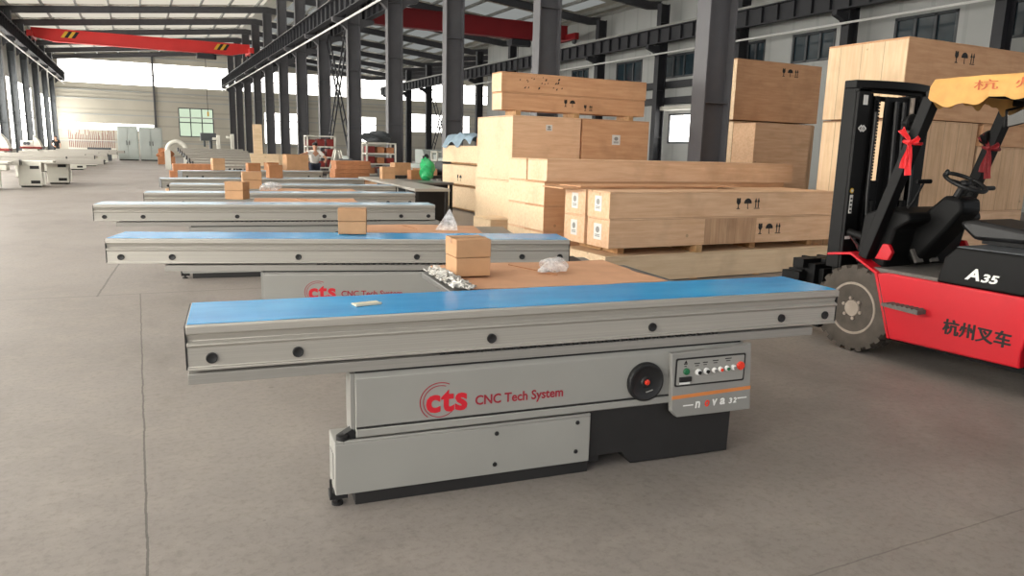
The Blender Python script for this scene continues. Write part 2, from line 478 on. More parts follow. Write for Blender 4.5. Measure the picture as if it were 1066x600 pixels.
for y in [-1.7, 4.3] + col_y + [88.5]:                           # rafters of each frame
    mb = MB()
    for a, b in zip(xs, xs[1:]):
        za, zb = roof_z(a)-.2, roof_z(b-.001)-.2
        mb.prism([(a, za-.42), (b, zb-.42), (b, zb-.002), (a, za-.002)], 'y', y-.04, y+.04)
        for dz in (-.42, -.02):
            mb.prism([(a, za+dz), (b, zb+dz), (b, zb+dz+.018), (a, za+dz+.018)], 'y', y-.12, y+.12)
    trim(mb, 'rafter', smooth=0)

# far wall with its daylight strips
def wall_holes(mb, u0, u1, v0, v1, holes, put):
    us = sorted({u0, u1, *[h[0] for h in holes], *[h[1] for h in holes]}); vs = sorted({v0, v1, *[h[2] for h in holes], *[h[3] for h in holes]})
    for a, b in zip(us, us[1:]):
        run = None
        for c, d in zip(vs, vs[1:]):
            hole = any(h[0] <= (a+b)/2 <= h[1] and h[2] <= (c+d)/2 <= h[3] for h in holes)
            if hole:
                if run: put(mb, a, b, *run); run = None
            else: run = (run[0], d) if run else (c, d)
        if run: put(mb, a, b, *run)
fh = [(-6.6, 44, 7.35, 9.65), (-6.9, 1.8, 2.65, 3.3), (4.3, 7.75, 2.2, 5.2), (13.2, 16.9, 1.7, 5.1), (23.3, 26.2, 2.2, 5.1), (30.5, 38.6, 3.6, 5.8)]
mb = MB(); wall_holes(mb, -7.6, 46, 0, 12.2, fh, lambda m, a, b, c, d: m.box(a, b, YF, YF+.15, c, d))
mb.mi = 1
for z in (1.35, 4.15, 5.75, 6.6, 10.2): mb.box(-7.5, 46, YF-.12, YF-.002, z, z+.12)
struct('wall_far', mb, ['wall_beige', 'wall_grey'], smooth=0)
mb = MB(); mb.box(1.9, 2.1, YF-.3, YF-.13, 0, 10.8); trim(mb, 'rafter')
for x in (18, 33): mb = MB(); mb.box(x-.1, x+.1, YF-.3, YF-.13, 0, 10.6); trim(mb, 'rafter')
for i, h in enumerate(fh):
    mb = MB(); mb.box(h[0], h[1], YF+.06, YF+.08, h[2], h[3])
    w = struct('window_%d' % (i+1), mb, 'day_green' if i == 2 else 'day', smooth=0)
    mb = MB()
    if i == 2:
        for k in range(4):
            x = h[0] + (h[1]-h[0])*k/3; mb.box(x-.05, x+.05, YF-.02, YF+.05, h[2], h[3])
        for k in range(3):
            z = h[2] + (h[3]-h[2])*k/2; mb.box(h[0], h[1], YF-.02, YF+.05, z-.05, z+.05)
        mb.build('window_frame', 'frame', w)
    elif i == 0:
        mb.box(h[0], h[1], YF+.01, YF+.05, 8.4, 8.48); mb.build('glazing_bar', 'purlin', w)
    elif i > 2:
        z = (h[2]+h[3])/2; mb.box(h[0], h[1], YF+.01, YF+.05, z-.04, z+.04); mb.build('glazing_bar', 'purlin', w)
    else: mb.b.free()

# left wall: bays of tall daylight windows between piers
lh = []
y = -5.5
while y < 86: lh.append((y, y+3.6, .9, 5.6)); y += 5.0
mb = MB(); wall_holes(mb, YB, YF, 0, 10.2, lh, lambda m, a, b, c, d: m.box(-7.55, -7.4, a, b, c, d))
struct('wall_left', mb, 'wall_left', smooth=0)
for i, h in enumerate(lh):
    mb = MB(); mb.box(-7.5, -7.48, h[0], h[1], h[2], h[3])
    w = struct('window_%d' % (10+i), mb, 'day_left' if h[0] < 14 else 'day_left_far', smooth=0)
    mb = MB()
    for k in range(3):
        yy = h[0]+(h[1]-h[0])*k/2; mb.box(-7.46, -7.42, yy-.04, yy+.04, h[2], h[3])
    mb.box(-7.46, -7.42, h[0], h[1], 3.2, 3.28)
    mb.build('window_frame', 'frame', w)

# right wall of the middle bay, with its high dark windows
rh = [(13.4, 15.4), (17.3, 19.7), (22.5, 24.7), (26.4, 28.0), (31.2, 33.8), (35.8, 38.3), (41.5, 43.5)]
holes = [(a, b, 5.75, 6.9) for a, b in rh] + [(30.6, 33.0, 2.25, 3.75)]
mb = MB(); wall_holes(mb, 3, 57, 0, 10.1, holes, lambda m, a, b, c, d: m.box(26.3, 26.45, a, b, c, d))
struct('wall_right', mb, 'wall_grey', smooth=0)
for i, h in enumerate(holes):
    mb = MB(); mb.box(26.36, 26.4, h[0], h[1], h[2], h[3])
    w = struct('window_%d' % (40+i), mb, 'glass_dark' if i < len(rh) else 'day', smooth=0)
    mb = MB()
    for k in range(4 if i < len(rh) else 2):
        yy = h[0]+(h[1]-h[0])*k/(3 if i < len(rh) else 1); mb.box(26.28, 26.35, yy-.05, yy+.05, h[2]-.05, h[3]+.05)
    for z in (h[2], h[3]): mb.box(26.28, 26.35, h[0]-.05, h[1]+.05, z-.05, z+.05)
    mb.build('window_frame', 'frame', w)
for y0, y1, z0, z1 in ((25, 36.5, 5.15, 5.5), (25, 36.5, 4.3, 4.65)):     # dark mezzanine edge beams on the right wall
    mb = MB(); mb.box(25.9, 26.3, y0, y1, z0, z1); trim(mb, 'steel_beam')
mb = MB(); mb.box(25.6, 26.3, 30.1, 33.5, 3.95, 4.15); trim(mb, 'off_white')

# ------------------------------------------------------------------ steel columns
def column_mesh(h, d=.6, w=.34):
    m = MB()
    m.box(-d/2, -d/2+.03, -w/2, w/2, 0, h); m.box(d/2-.03, d/2, -w/2, w/2, 0, h); m.box(-d/2+.03, d/2-.03, -.012, .012, 0, h)
    for z in (2.5, 5.0, 7.0, 8.5): m.box(-d/2+.03, d/2-.03, -w/2+.02, w/2-.02, z, z+.02)
    return m
def corbel(side):
    m = MB()
    m.prism([(side*.3, 7.28), (side*.3, 6.75), (side*.5, 6.95), (side*.95, 7.1), (side*.95, 7.28)], 'y', -.12, .12)
    return m
words = ['nearest', 'second nearest', 'third nearest', 'fourth nearest', 'fifth nearest', 'sixth nearest', 'seventh nearest', 'eighth nearest', 'ninth nearest', 'tenth nearest', 'eleventh nearest', 'twelfth nearest', 'farthest']
proto = None
for i, y in enumerate(col_y):
    lab = 'dark grey steel H-column in the long middle row, %s to the camera' % words[i] if i < 12 else 'dark grey steel H-column ending the middle row at the far wall'
    if proto is None:
        proto = thing('steel_column', lab, 'column', (X1, y, 0), 0, 'steel columns of the middle row')
        column_mesh(11.0).build('column_shaft', 'steel_col', proto, smooth=0)
        corbel(-1).build('bracket', 'steel_col', proto, smooth=0); corbel(1).build('bracket', 'steel_col', proto, smooth=0)
    else: dup(proto, None, (X1, y, 0), None, lab)
lw = ['nearest', 'second nearest', 'third nearest', 'fourth nearest', 'fifth nearest', 'sixth nearest', 'seventh nearest', 'eighth nearest', 'farthest']
proto = None
for i, y in enumerate(left_y):
    if y < 50: continue
    j = i-3
    lab = ['grey steel column by the left windows, nearest to the camera', 'grey steel column by the left windows, second from the left edge', 'brownish steel column by the left windows, third from the left edge',
           'grey steel column by the left windows, fourth from the left edge', 'grey steel column by the left windows, beside the dark-clothed person', 'grey steel column closest to the far wall on the left side'][j]
    if proto is None:
        proto = thing('steel_column', lab, 'column', (XL, y, 0), 0, 'steel columns along the left windows')
        column_mesh(9.5, .40, .42).build('column_shaft', 'frame', proto, smooth=0)
        corbel(1).build('bracket', 'steel_beam', proto, smooth=0)
    else: dup(proto, None, (XL, y, 0), None, lab)
proto = None
for i, y in enumerate(row2_y):
    lab = 'slim dark steel column along the right wall side, %s to the camera' % words[i]
    if proto is None:
        proto = thing('steel_column', lab, 'column', (X2, y, 0), 0, 'steel columns along the right wall')
        column_mesh(9.45, .55, .36).build('column_shaft', 'steel_beam', proto, smooth=0)
        corbel(-1).build('bracket', 'steel_beam', proto, smooth=0)
    else: dup(proto, None, (X2, y, 0), None, lab)

# ------------------------------------------------------------------ crane runways, conductor tubes, cranes
def runway(x, y0, y1, label, side):
    m = MB()
    m.box(x-.2, x+.2, y0, y1, 8.02, 8.06); m.box(x-.15, x+.15, y0, y1, 7.3, 7.34); m.box(x-.012, x+.012, y0, y1, 7.34, 8.02)
    y = y0+.4
    while y < y1:
        m.box(x-.14, x-.012, y-.012, y+.012, 7.34, 8.02); m.box(x+.012, x+.14, y-.012, y+.012, 7.34, 8.02); y += .9
    r = thing('crane_runway', label, 'crane beam', (0, 0, 0))
    m.build('runway_girder', 'steel_beam', r, smooth=0)
    m = MB(); m.box(x-.04, x+.04, y0, y1, 8.062, 8.2); m.build('crane_rail', 'purlin', r, smooth=0)
runway(XL+.72, 4, 88, 'dark crane runway beam carried by the left row of columns', 1)
runway(X1-.72, 4, 84, 'ribbed dark crane runway beam on the left side of the middle columns', -1)
runway(X1+.72, 4, 84, 'dark crane runway beam on the right side of the middle columns', 1)
runway(X2-.72, 4, 82, 'ribbed dark crane runway beam on the right wall columns', -1)
def tube_line(x, z, y0, y1, label, posts):
    r = thing('conductor_tube', label, 'power rail', (0, 0, 0))
    m = MB(); m.cyl((x, y0, z), (x, y1, z), .045, 8); m.build('tube', 'conduit', r)
    for y in posts:
        m = MB(); m.bar((x, y, z), (x, y, 7.3 if abs(x) < 20 else z+.1), .03, .03); m.build('hanger', 'steel_beam', r)
tube_line(X1-.78, 6.93, 14, 84, 'thin white tube running below the middle crane runway', col_y[1::2])
tube_line(XL+.78, 6.95, 14, 87, 'thin white tube running below the left crane runway', left_y[3:])
tube_line(X2-.75, 6.78, 9, 58, 'thin white tube running below the right wall runway', [15, 33, 51])

def crane(y, x0, x1, z0, z1, mat, label, stripes):
    r = thing('overhead_crane', label, 'crane', ((x0+x1)/2, y, z0))
    L = (x1-x0)/2
    m = MB(); h = z1-z0
    m.prism([(-L, .25), (-L+1.2, 0), (L-1.2, 0), (L, .25), (L, h), (-L, h)], 'y', -.22, .22)
    m.box(-L, L, -.3, .3, h, h+.03); m.box(-L+1.2, L-1.2, -.3, .3, -.03, 0)
    m.build('main_girder', mat, r, smooth=0)
    for s in (-1, 1):
        m = MB(); m.box(s*L-.15, s*L+.15, -1.4, 1.4, .1, .5)
        m.build('end_carriage', mat, r, smooth=0, bevel=.02)
        for yy in (-1.1, 1.1):
            m = MB(); m.lathe([(.0, -.07), (.2, -.07), (.2, .07), (0, .07)], (s*L, yy, .05), 'x', 16); m.build('wheel', 'steel_beam', r)
        if stripes:
            m = MB()
            for k in range(4):
                m.mi = k % 2
                x = s*(L-2.2) + (k-2)*.22
                m.prism([(x, .28), (x+.22, .28), (x+.52, .72), (x+.30, .72)], 'y', -.226, -.221)
            m.build('hazard_stripes', ['yellow', 'black'], r, smooth=0)
    m = MB(); m.box(L*.55-.6, L*.55+.6, -.35, .35, -.42, -.08); m.cyl((L*.55-.5, 0, -.25), (L*.55+.8, 0, -.25), .2, 14); m.build('hoist', 'steel_beam', r, smooth=.6)
    m = MB(); m.tube([(L*.55, 0, -.4), (L*.55, .02, -4.4)], .02, 6); m.build('pendant_cable', 'black', r)
    m = MB(); m.box(L*.55-.06, L*.55+.06, -.04, .06, -4.75, -4.4); m.build('pendant_control', 'yellow', r)
crane(62.9, XL+.72, X1-.72, 8.36, 9.16, 'crane_red', 'bright red overhead crane with striped ends across the left bay', True)
crane(42, X1+.72, X2-.72, 8.38, 9.38, 'crane_dark_red', 'dark red overhead crane across the middle bay roof', False)

# laced cross bracing between two columns of the middle row
def brace(p, q, label):
    m = MB(); p, q = Vector(p), Vector(q); d = (q-p); n = d.length; d.normalize(); s = Vector((0, d.z, -d.y))*.29
    r = thing('lattice_brace', label, 'brace', tuple(p))
    for k in (-1, 1): m.bar(s*k, (q-p)+s*k, .07, .07)
    k = 0
    N = int(n/.8)
    for k in range(1, N+1):
        c = d*(n*k/N); m.bar(c-s, c+s, .05, .05)
    m.build('lattice', 'steel_beam', r, smooth=0)
ya, yb = col_y[4]+.42, col_y[5]-.42
brace((X1+.14, ya, .02), (X1+.14, yb, 7.1), 'dark laced steel brace rising away from the camera between middle columns')
brace((X1-.14, yb, .02), (X1-.14, ya, 7.1), 'dark laced steel brace rising towards the camera between middle columns')
ya, yb = row2_y[8]+.45, row2_y[9]-.45
brace((X2+.12, ya, .02), (X2+.12, yb, 7.0), 'thin laced brace rising away from camera in the right column row')
brace((X2-.12, yb, .02), (X2-.12, ya, 7.0), 'thin laced brace rising towards camera in the right column row')
def strut(p, q, label):
    r = thing('diagonal_brace', label, 'brace', p)
    m = MB(); m.bar((0, 0, 0), tuple(Vector(q)-Vector(p)), .12, .12); m.build('brace_bar', 'steel_beam', r)
strut((X2+.1, row2_y[3]-.2, 6.2), (X2+.1, row2_y[2]+.2, 4.6), 'dark diagonal brace by the right wall windows, far one') if False else None

# ------------------------------------------------------------------ daylight
w = bpy.data.worlds.new('world'); SC.world = w; w.use_nodes = True
nt = w.node_tree; bg = nt.nodes['Background']
sky = nt.nodes.new('ShaderNodeTexSky'); sky.sky_type = 'NISHITA'; sky.sun_disc = False; sky.sun_elevation = .9; sky.air_density = 1.; sky.dust_density = 3.
mixn = nt.nodes.new('ShaderNodeMix'); mixn.data_type = 'RGBA'; mixn.inputs[0].default_value = .9; mixn.inputs[7].default_value = (1., .97, .935, 1)
nt.links.new(sky.outputs[0], mixn.inputs[6]); nt.links.new(mixn.outputs[2], bg.inputs[0]); bg.inputs[1].default_value = .66
def area(name, loc, rot, sx, sy, power, col=(1, 1, 1)):
    l = bpy.data.lights.new(name, 'AREA'); l.shape = 'RECTANGLE'; l.size = sx; l.size_y = sy; l.energy = power; l.color = col
    o = bpy.data.objects.new(name, l); COL.objects.link(o); o.location = loc; o.rotation_euler = rot
SC.view_settings.view_transform = 'Standard'
SC.view_settings.look = 'None'
SC.view_settings.exposure = 0.0
SC.cycles.max_bounces = 8
SC.cycles.diffuse_bounces = 5
SC.cycles.sample_clamp_indirect = 6
# ------------------------------------------------------------------ sliding table saws
def make_saw(loc, rz, label):
    r = thing('sliding_table_saw', label, 'machine', loc, rz, 'sliding table saws in the row')
    L = 3.342
    # --- carriage (slides on the rail)
    prof = [(.002, .880), (-.010, .876), (-.010, .846), (.008, .838), (.016, .812), (-.002, .803), (-.006, .797), (-.002, .790), (.006, .786), (.006, .704), (-.004, .700), (-.004, .690),
            (.09, .690), (.09, .705), (.35, .705), (.35, .690), (.455, .690), (.455, .880)]
    m = MB(); m.prism(prof, 'x', 0, L); c = m.build('sliding_carriage', 'alu', r, bevel=.002)
    m = MB(); m.sheet([(.004, .012, .8805), (L-.004, .012, .8805), (L-.004, .446, .8805), (.004, .446, .8805)], 60, 8,
                      lambda u, v: (0, 0, .0012*math.sin(9*u*7+3*v)*math.sin(5*v+13*u)), .0018)
    m.build('protective_film', 'film', c)
    for x in (-.006, L):
        m = MB(); m.box(x, x+.006, .004, .45, .694, .877); m.box(x-.002, x+.008, .03, .06, .71, .73); m.box(x-.002, x+.008, .03, .06, .84, .86)
        m.build('end_cap', 'black', c)
    for x in (.091, .429, 1.296, 2.157, 2.967, 3.268):
        m = MB(); m.lathe([(0, .008), (.0225, .008), (.0225, -.0015), (.019, -.003), (.013, -.0005), (0, -.0005)], (x, 0, .739), 'y', 20); m.build('bore_cap', 'black', c)
    # --- fixed rail under the carriage
    m = MB(); m.prism([(.012, .628), (.012, .672), (.02, .676), (.40, .676), (.40, .628)], 'x', -.002, 3.20); m.build('guide_rail', 'alu_dark', r, bevel=.002)
    m = MB()
    for k in range(34): m.box(1.05+.045*k, 1.05+.045*k+.024, .008, .03, .677, .690)
    m.build('roller_strip', 'black', r, smooth=0)
    m = MB(); m.box(.02, 3.1, .06, .38, .676, .69); m.build('slide_way', 'black', r, smooth=0)
    # --- upper casing
    m = MB()
    m.prism([(.028, .618), (.006, .596), (.006, .372), (.012, .368), (-.004, .362), (-.004, .330), (.004, .325), (.17, .325), (.17, .618)], 'x', .668, 2.745)
    m.box(1.05, 2.70, .171, .50, .326, .616)
    cas = m.build('upper_casing', 'grey_paint', r, bevel=.004)
    m = MB(); m.box(.648, .668, .03, .165, .33, .615); m.build('side_plate', 'grey_paint2', cas, bevel=.002)
    m = MB(); m.box(.668, 2.72, .02, .4, .618, .628); m.build('gap_strip', 'black', cas, smooth=0)  # black strip filling the gap between rail and casing
    m = MB(); m.box(.67, 2.28, -.0015, .01, .3655, .3705); m.build('shadow_gap', 'black', cas, smooth=0)
    # logo
    lg = MB()
    def arc(r0, r1, a0, a1, cx=1.052, cz=.456, n=28):
        P = [(cx+r1*math.cos(math.radians(a0+(a1-a0)*k/n)), cz+r1*.95*math.sin(math.radians(a0+(a1-a0)*k/n))) for k in range(n+1)]
        P += [(cx+r0*math.cos(math.radians(a1-(a1-a0)*k/n)), cz+r0*.95*math.sin(math.radians(a1-(a1-a0)*k/n))) for k in range(n+1)]
        lg.prism(P, 'y', .0045, .0058)
    arc(.0775, .0815, 70, 318); arc(.092, .0965, 62, 232)
    lg.build('logo_ring', 'dark_red_text', cas, smooth=0)
    text_mesh('cts', 'logo_lettering', 'red_logo', cas, (.985, .0058, .402), .198, .108, RF, bold=.034, spacing=1.1)
    text_mesh('CNC Tech System', 'lettering', 'dark_red_text', cas, (1.222, .0058, .405), .452, .062, RF, bold=.02)
    # handwheel
    m = MB(); m.lathe([(0, .01), (.098, .01), (.102, 0), (.102, -.018), (.097, -.026), (.088, -.027), (.078, -.020), (.03, -.018), (.024, -.024), (0, -.024)], (2.13, .004, .456), 'y', 48)
    hw = m.build('handwheel', 'black', r)
    m = MB(); m.lathe([(0, -.024), (.014, -.024), (.014, -.03), (.008, -.033), (0, -.033)], (2.13, .003, .458), 'y', 20); m.build('hub_cap', 'redbtn', hw)
    m = MB(); m.obox((2.15, -.0175, .408), (.04, .002, .006), (0, -.25, 0)); m.build('scale_mark', 'grey_paint2', hw)
    # control panel
    m = MB(); m.prism([(2.262, .600), (2.284, .284), (2.318, .252), (2.782, .250), (2.752, .624), (2.70, .612)], 'y', -.030, .004)
    cp = m.build('control_panel', 'grey_paint2', r, bevel=.003)
    fx0, fx1, fz0, fz1 = 2.288, 2.722, .420, .572
    def rrect(x0, x1, z0, z1, rad):
        P = []
        for cx, cz, a in ((x1-rad, z1-rad, 0), (x0+rad, z1-rad, 90), (x0+rad, z0+rad, 180), (x1-rad, z0+rad, 270)):
            P += [(cx+rad*math.cos(math.radians(a+18*k)), cz+rad*math.sin(math.radians(a+18*k))) for k in range(6)]
        return P
    m = MB(); m.prism(rrect(fx0, fx1, fz0, fz1, .01), 'y', -.0325, -.0295); m.build('display_border', 'black', cp, smooth=0)
    m = MB(); m.prism(rrect(fx0+.009, fx1-.009, fz0+.009, fz1-.009, .008), 'y', -.0338, -.032); m.build('display_plate', 'grey_paint', cp, smooth=0)
    for x, z, mat, rr in ((2.352, .500, 'green', .018), (2.424, .492, 'white', .017), (2.474, .494, 'white', .017), (2.524, .494, 'white', .014), (2.562, .496, 'white', .014), (2.602, .498, 'white', .014), (2.644, .500, 'white', .014), (2.690, .505, 'redbtn', .023)):
        m = MB(); m.lathe([(0, -.033), (rr, -.033), (rr, -.042), (rr*.8, -.046), (0, -.046)], (x, 0, z), 'y', 20); b = m.build('button', mat, cp)
        m = MB()
        if mat == 'white':
            ins = {2.424: 'black', 2.474: 'black', 2.602: 'green', 2.562: 'redbtn'}.get(x, 'grey_paint2')
            m.lathe([(0, -.046), (rr*.6, -.046), (rr*.6, -.050), (0, -.050)], (x+.004, 0, z-.002), 'y', 14); m.build('button_face', ins, cp)
        else: m.b.free()
    m = MB(); m.box(2.312, 2.384, -.044, -.033, .446, .472); rk = m.build('switch', 'black', cp, bevel=.002)
    m = MB(); m.box(2.316, 2.378, -.037, -.033, .432, .442); m.build('switch_label', 'white', cp)
    for x, w_, z in ((2.346, .022, .538), (2.416, .034, .536), (2.466, .030, .538), (2.530, .036, .543), (2.610, .040, .548)):
        m = MB(); m.box(x-w_/2, x+w_/2, -.0345, -.0335, z, z+.005); m.box(x-w_/3, x+w_/3, -.0345, -.0335, z-.012, z-.008); m.build('caption', 'ink', cp)
    m = MB(); m.prism([(2.338, .545), (2.356, .545), (2.347, .560)], 'y', -.0348, -.0335); m.build('warning_mark', 'ink', cp)
    m = MB(); m.prism([(2.279, .352), (2.773, .365), (2.772, .384), (2.277, .371)], 'y', -.0312, -.0295); m.build('orange_stripe', 'orange', cp, smooth=0)
    for ch, x, w_, mat in (('n', 2.425, .030, 'white'), ('o', 2.485, .028, 'redbtn'), ('v', 2.532, .030, 'white'), ('a', 2.580, .032, 'white'), ('3', 2.638, .020, 'white'), ('2', 2.666, .020, 'white')):
        text_mesh(ch, 'lettering', mat, cp, (x, -.0312, .292 + (x-2.4)*.02), w_, .036 if ch in 'nova' else .030, RF, bold=.02, shear=.12)
    for x0, x1, z in ((2.350, 2.412, .309), (2.692, 2.752, .318)):
        m = MB(); m.box(x0, x1, -.0318, -.0295, z, z+.006); m.build('dash', 'white', cp)
    # --- base
    m = MB(); m.box(.572, 1.830, 0, .20, .062, .302); m.box(1.0, 1.826, .201, .52, .064, .30)
    m.box(.572, 1.830, 0, .02, .302, .316)
    bc = m.build('base_cabinet', 'grey_paint', r, bevel=.004)
    for x, z in ((1.331, .268), (1.758, .275), (1.754, .123), (1.324, .112)):
        m = MB(); m.lathe([(0, -.004), (.010, -.004), (.012, .002), (0, .002)], (x, 0, z), 'y', 14); m.build('screw', 'black', bc)
    m = MB(); m.box(.568, .573, .05, .15, .12, .24); m.build('hand_slot', 'grey_paint2', bc)
    m = MB(); m.box(.66, 1.83, .012, .19, 0, .062); m.box(1.0, 1.83, .19, .5, 0, .062); m.box(1.83, 1.90, .03, .5, .04, .325)
    m.prism([(1.83, .075), (2.03, .075), (2.085, .008), (2.69, .004), (2.695, .30), (2.64, .325), (1.83, .325)], 'y', .02, .52)
    m.build('base_plinth', 'black_skirt', r, bevel=.003)
    m = MB(); m.box(.55, .63, .03, .09, .03, .062); m.cyl((.585, .05, -.0), (.585, .05, .1), .010, 10); m.lathe([(0, 0), (.026, 0), (.026, .012), (0, .014)], (.585, .05, 0), 'z', 14); m.cyl((.555, .03, .05), (.555, .03, .13), .006, 8)
    m.build('levelling_foot', 'black', r)
    m = MB(); m.prism([(.590, .325), (.650, .360), (.668, .345), (.668, .315), (.60, .302)], 'y', .02, .07); m.lathe([(0, -.0), (.03, 0), (.03, .03), (.02, .036), (0, .036)], (.612, .03, .304), 'z', 16)
    m.build('clamp_bracket', 'black', r)
    # --- cast table behind the carriage, on its own cabinet
    m = MB(); m.box(1.24, 2.62, .475, 1.14, .835, .868); m.box(1.24, 2.62, .475, .50, .79, .835); m.build('saw_table', 'cast', r, bevel=.004)
    m = MB(); m.box(1.35, 2.55, .54, 1.10, .06, .79); m.box(1.4, 2.5, .58, 1.06, 0, .06); m.build('rear_cabinet', 'black_skirt', r, bevel=.005)
    return r
FIXED = ('sliding_carriage',)
def saw_copy(src, a, b, shift, label, height=None):
    a, b = Vector(a), Vector(b); d = b-a
    c = dup(src, None, (a.x, a.y, 0), math.atan2(d.y, d.x), label)
    c.scale = (d.length/3.342, 1, 1)
    for ch in c.children:
        if not ch.name.startswith('sliding_carriage'): ch.location.x += shift/(d.length/3.342)
    return c
saw1 = make_saw((.13, 3.11, 0), math.radians(-6.1), 'sliding table saw in the foreground, blue film on its long table, handwheel in view')
saws = [
 ((-.25, 6.18), (3.17, 5.18), .40, 'sliding table saw with blue film directly behind the foreground saw'),
 ((-.48, 9.52), (3.40, 8.91), .22, 'third sliding table saw from the front, reflection-pale film and small carton on its table'),
 ((.05, 11.62), (3.96, 11.28), .22, 'fourth sliding table saw from the front'),
 ((.46, 13.92), (4.38, 13.58), .2, 'fifth sliding table saw from the front'),
 ((.40, 16.10), (4.55, 16.40), .2, 'sixth sliding table saw from the front, two small cartons standing on it'),
 ((1.0, 20.4), (4.68, 21.2), .0, 'seventh sliding table saw from the front, single carton at its left'),
]
saw_objs = [saw1] + [saw_copy(saw1, *s) for s in saws]

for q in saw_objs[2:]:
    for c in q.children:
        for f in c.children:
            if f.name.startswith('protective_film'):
                f.data = f.data.copy(); f.data.materials[0] = M['film_sheen']  # farther saws carry the reflection in the film colour
# stacked sliding tables waiting on trestles farther back
def beam_on_trestle(loc, rz, L, label):
    r = thing('aluminium_beam', label, 'beam', loc, rz, 'spare aluminium beams on trestles')
    m = MB(); m.prism([(0, .70), (-.008, .69), (.0, .67), (.01, .64), (0, .62), (.3, .62), (.3, .70)], 'x', 0, L); b = m.build('beam_body', 'alu', r)
    m = MB(); m.box(-.05, 0, -.02, .32, .60, .71); m.build('end_cap', 'black', b)
    for x in (.5, L-.5):
        m = MB(); m.box(x-.05, x+.05, 0, .4, .5, .618); m.bar((x-.25, .05, 0), (x, .05, .5), .05, .05); m.bar((x+.25, .05, 0), (x, .05, .5), .05, .05); m.bar((x-.25, .35, 0), (x, .35, .5), .05, .05); m.bar((x+.25, .35, 0), (x, .35, .5), .05, .05)
        m.build('trestle', 'black', r)
    return r
bo = None
ords = ['nearest', 'second', 'third', 'fourth', 'fifth', 'sixth', 'seventh', 'farthest']
for k in range(8):
    loc = (1.75+.02*k, 26.5+2.1*k, 0); lab = 'silver aluminium beam on black trestles behind the saws, %s of the row' % ords[k]
    if bo is None: bo = beam_on_trestle(loc, .03, 3.1, lab)
    else: q = dup(bo, None, loc, .03, lab); q.scale = (1, 1, (.86+.062*k)/.70)
bo.scale = (1, 1, .86/.70)
    
# ------------------------------------------------------------------ things lying on the saws
def local(saw, x, y, z):
    rz = saw.rotation_euler.z; l = saw.location
    return (l.x+x*math.cos(rz)-y*math.sin(rz), l.y+x*math.sin(rz)+y*math.cos(rz), z)
def flat_card(loc, rz, w, d, label, seed=1, folds=True):
    r = thing('cardboard_sheet', label, 'cardboard', loc, rz, 'flat cardboard laid over the saw tables')
    rnd = random.Random(seed); ph = rnd.uniform(0, 6)
    m = MB(); m.sheet([(0, 0, 0), (w, 0, 0), (w, d, 0), (0, d, 0)], 40, 16, lambda u, v: (0, .012*math.sin(17*u+ph)*(1-v), .004*(1+math.sin(7*u+5*v+ph)) + (.006 if v > .5 else 0)), .005)
    m.build('sheet', 'card', r)
    if folds:
        m = MB(); m.obox((w*.46, d*.60, .021), (.007, d*.55, .005), (0, 0, .35)); m.build('fold_slot', 'card_dark', r)
    return r
def carton(loc, rz, w, d, h, label, mat='card_box', mid=True, group='small cartons on the saws'):
    r = thing('cardboard_box', label, 'box', loc, rz, group)
    m = MB(); m.box(-w/2, w/2, -d/2, d/2, 0, h*.5 if mid else h*.97); m.build('box_base', mat, r, bevel=.004)
    m = MB(); e = .0015
    m.box(-w/2-e, w/2+e, -d/2-e, d/2+e, h*.5+.003 if mid else h*.97, h); m.build('box_lid', mat, r, bevel=.004)
    m = MB(); m.box(-w/2-e-.001, w/2+e+.001, -.025, .025, h*.86, h+.0015); m.build('tape', 'tape', r)
    return r
s1, s2, s3, s4, s5, s6, s7 = saw_objs
flat_card(local(s1, 1.33, .475, .870), s1.rotation_euler.z, 1.20, .80, 'brown cardboard sheet under the carton on the foreground saw', 1)
flat_card(local(s2, 1.75, .475, .870), s2.rotation_euler.z, 1.15, .62, 'brown cardboard sheet on the second saw from the front', 2)
flat_card(local(s3, 1.7, .475, .870), s3.rotation_euler.z, 1.3, .60, 'brown cardboard sheet on the third saw from the front', 3)
flat_card(local(s4, 1.6, .475, .870), s4.rotation_euler.z, 1.5, .60, 'brown cardboard sheet on the fourth saw from the front', 4)
carton((1.685, 3.88, .886), -.09, .205, .215, .212, 'brown carton with a seam round its middle on the foreground saw')
carton((1.57, 6.03, .890), -.30, .225, .20, .205, 'brown carton on the second saw from the front')
carton((1.13, 10.12, .890), -.50, .235, .22, .225, 'carton with one dark side on the third saw from the front', 'card_box')
carton((1.62, 12.5, .889), -.05, .29, .26, .27, 'square carton on the fourth saw from the front')
carton((2.28, 17.25, .872), .1, .27, .24, .31, 'taller reddish carton, left of the two on the sixth saw', 'card_dark', False)
carton((2.62, 16.55, .886), .1, .29, .26, .28, 'reddish carton, right of the two on the sixth saw', 'card_dark', False)
carton((1.9, 21.1, .886), .1, .3, .28, .31, 'lone carton on the seventh saw from the front')
# crumpled wrapping, bag, card on film
m = MB()
rnd = random.Random(5)
def crumple(u, v):
    return (rnd.uniform(-.018, .018), rnd.uniform(-.018, .018), rnd.uniform(0, .045)*(1-abs(2*u-1)*.5))
m.sheet([(0, 0, 0), (.12, -.03, 0), (.12, .55, 0), (0, .60, 0)], 12, 34, crumple, 0)
o = m.build('crumpled_wrap', 'foil', None, local(s1, 1.25, .50, .880), (0, 0, s1.rotation_euler.z), smooth=.3)
tag(o, 'crumpled pale foam wrap at the left end of the foreground cardboard', 'wrap')
m = MB(); m.blob((0, 0, .03), (.085, .055, .055), 11, .16, 4, flat=0); m.blob((-.07, -.02, .008), (.04, .03, .018), 8, .25, 3, flat=0)
o = m.build('plastic_bag', 'clear', None, (2.20, 3.76, .8935), (0, 0, -.2)); tag(o, 'clear plastic bag of parts lying on the foreground cardboard', 'bag')
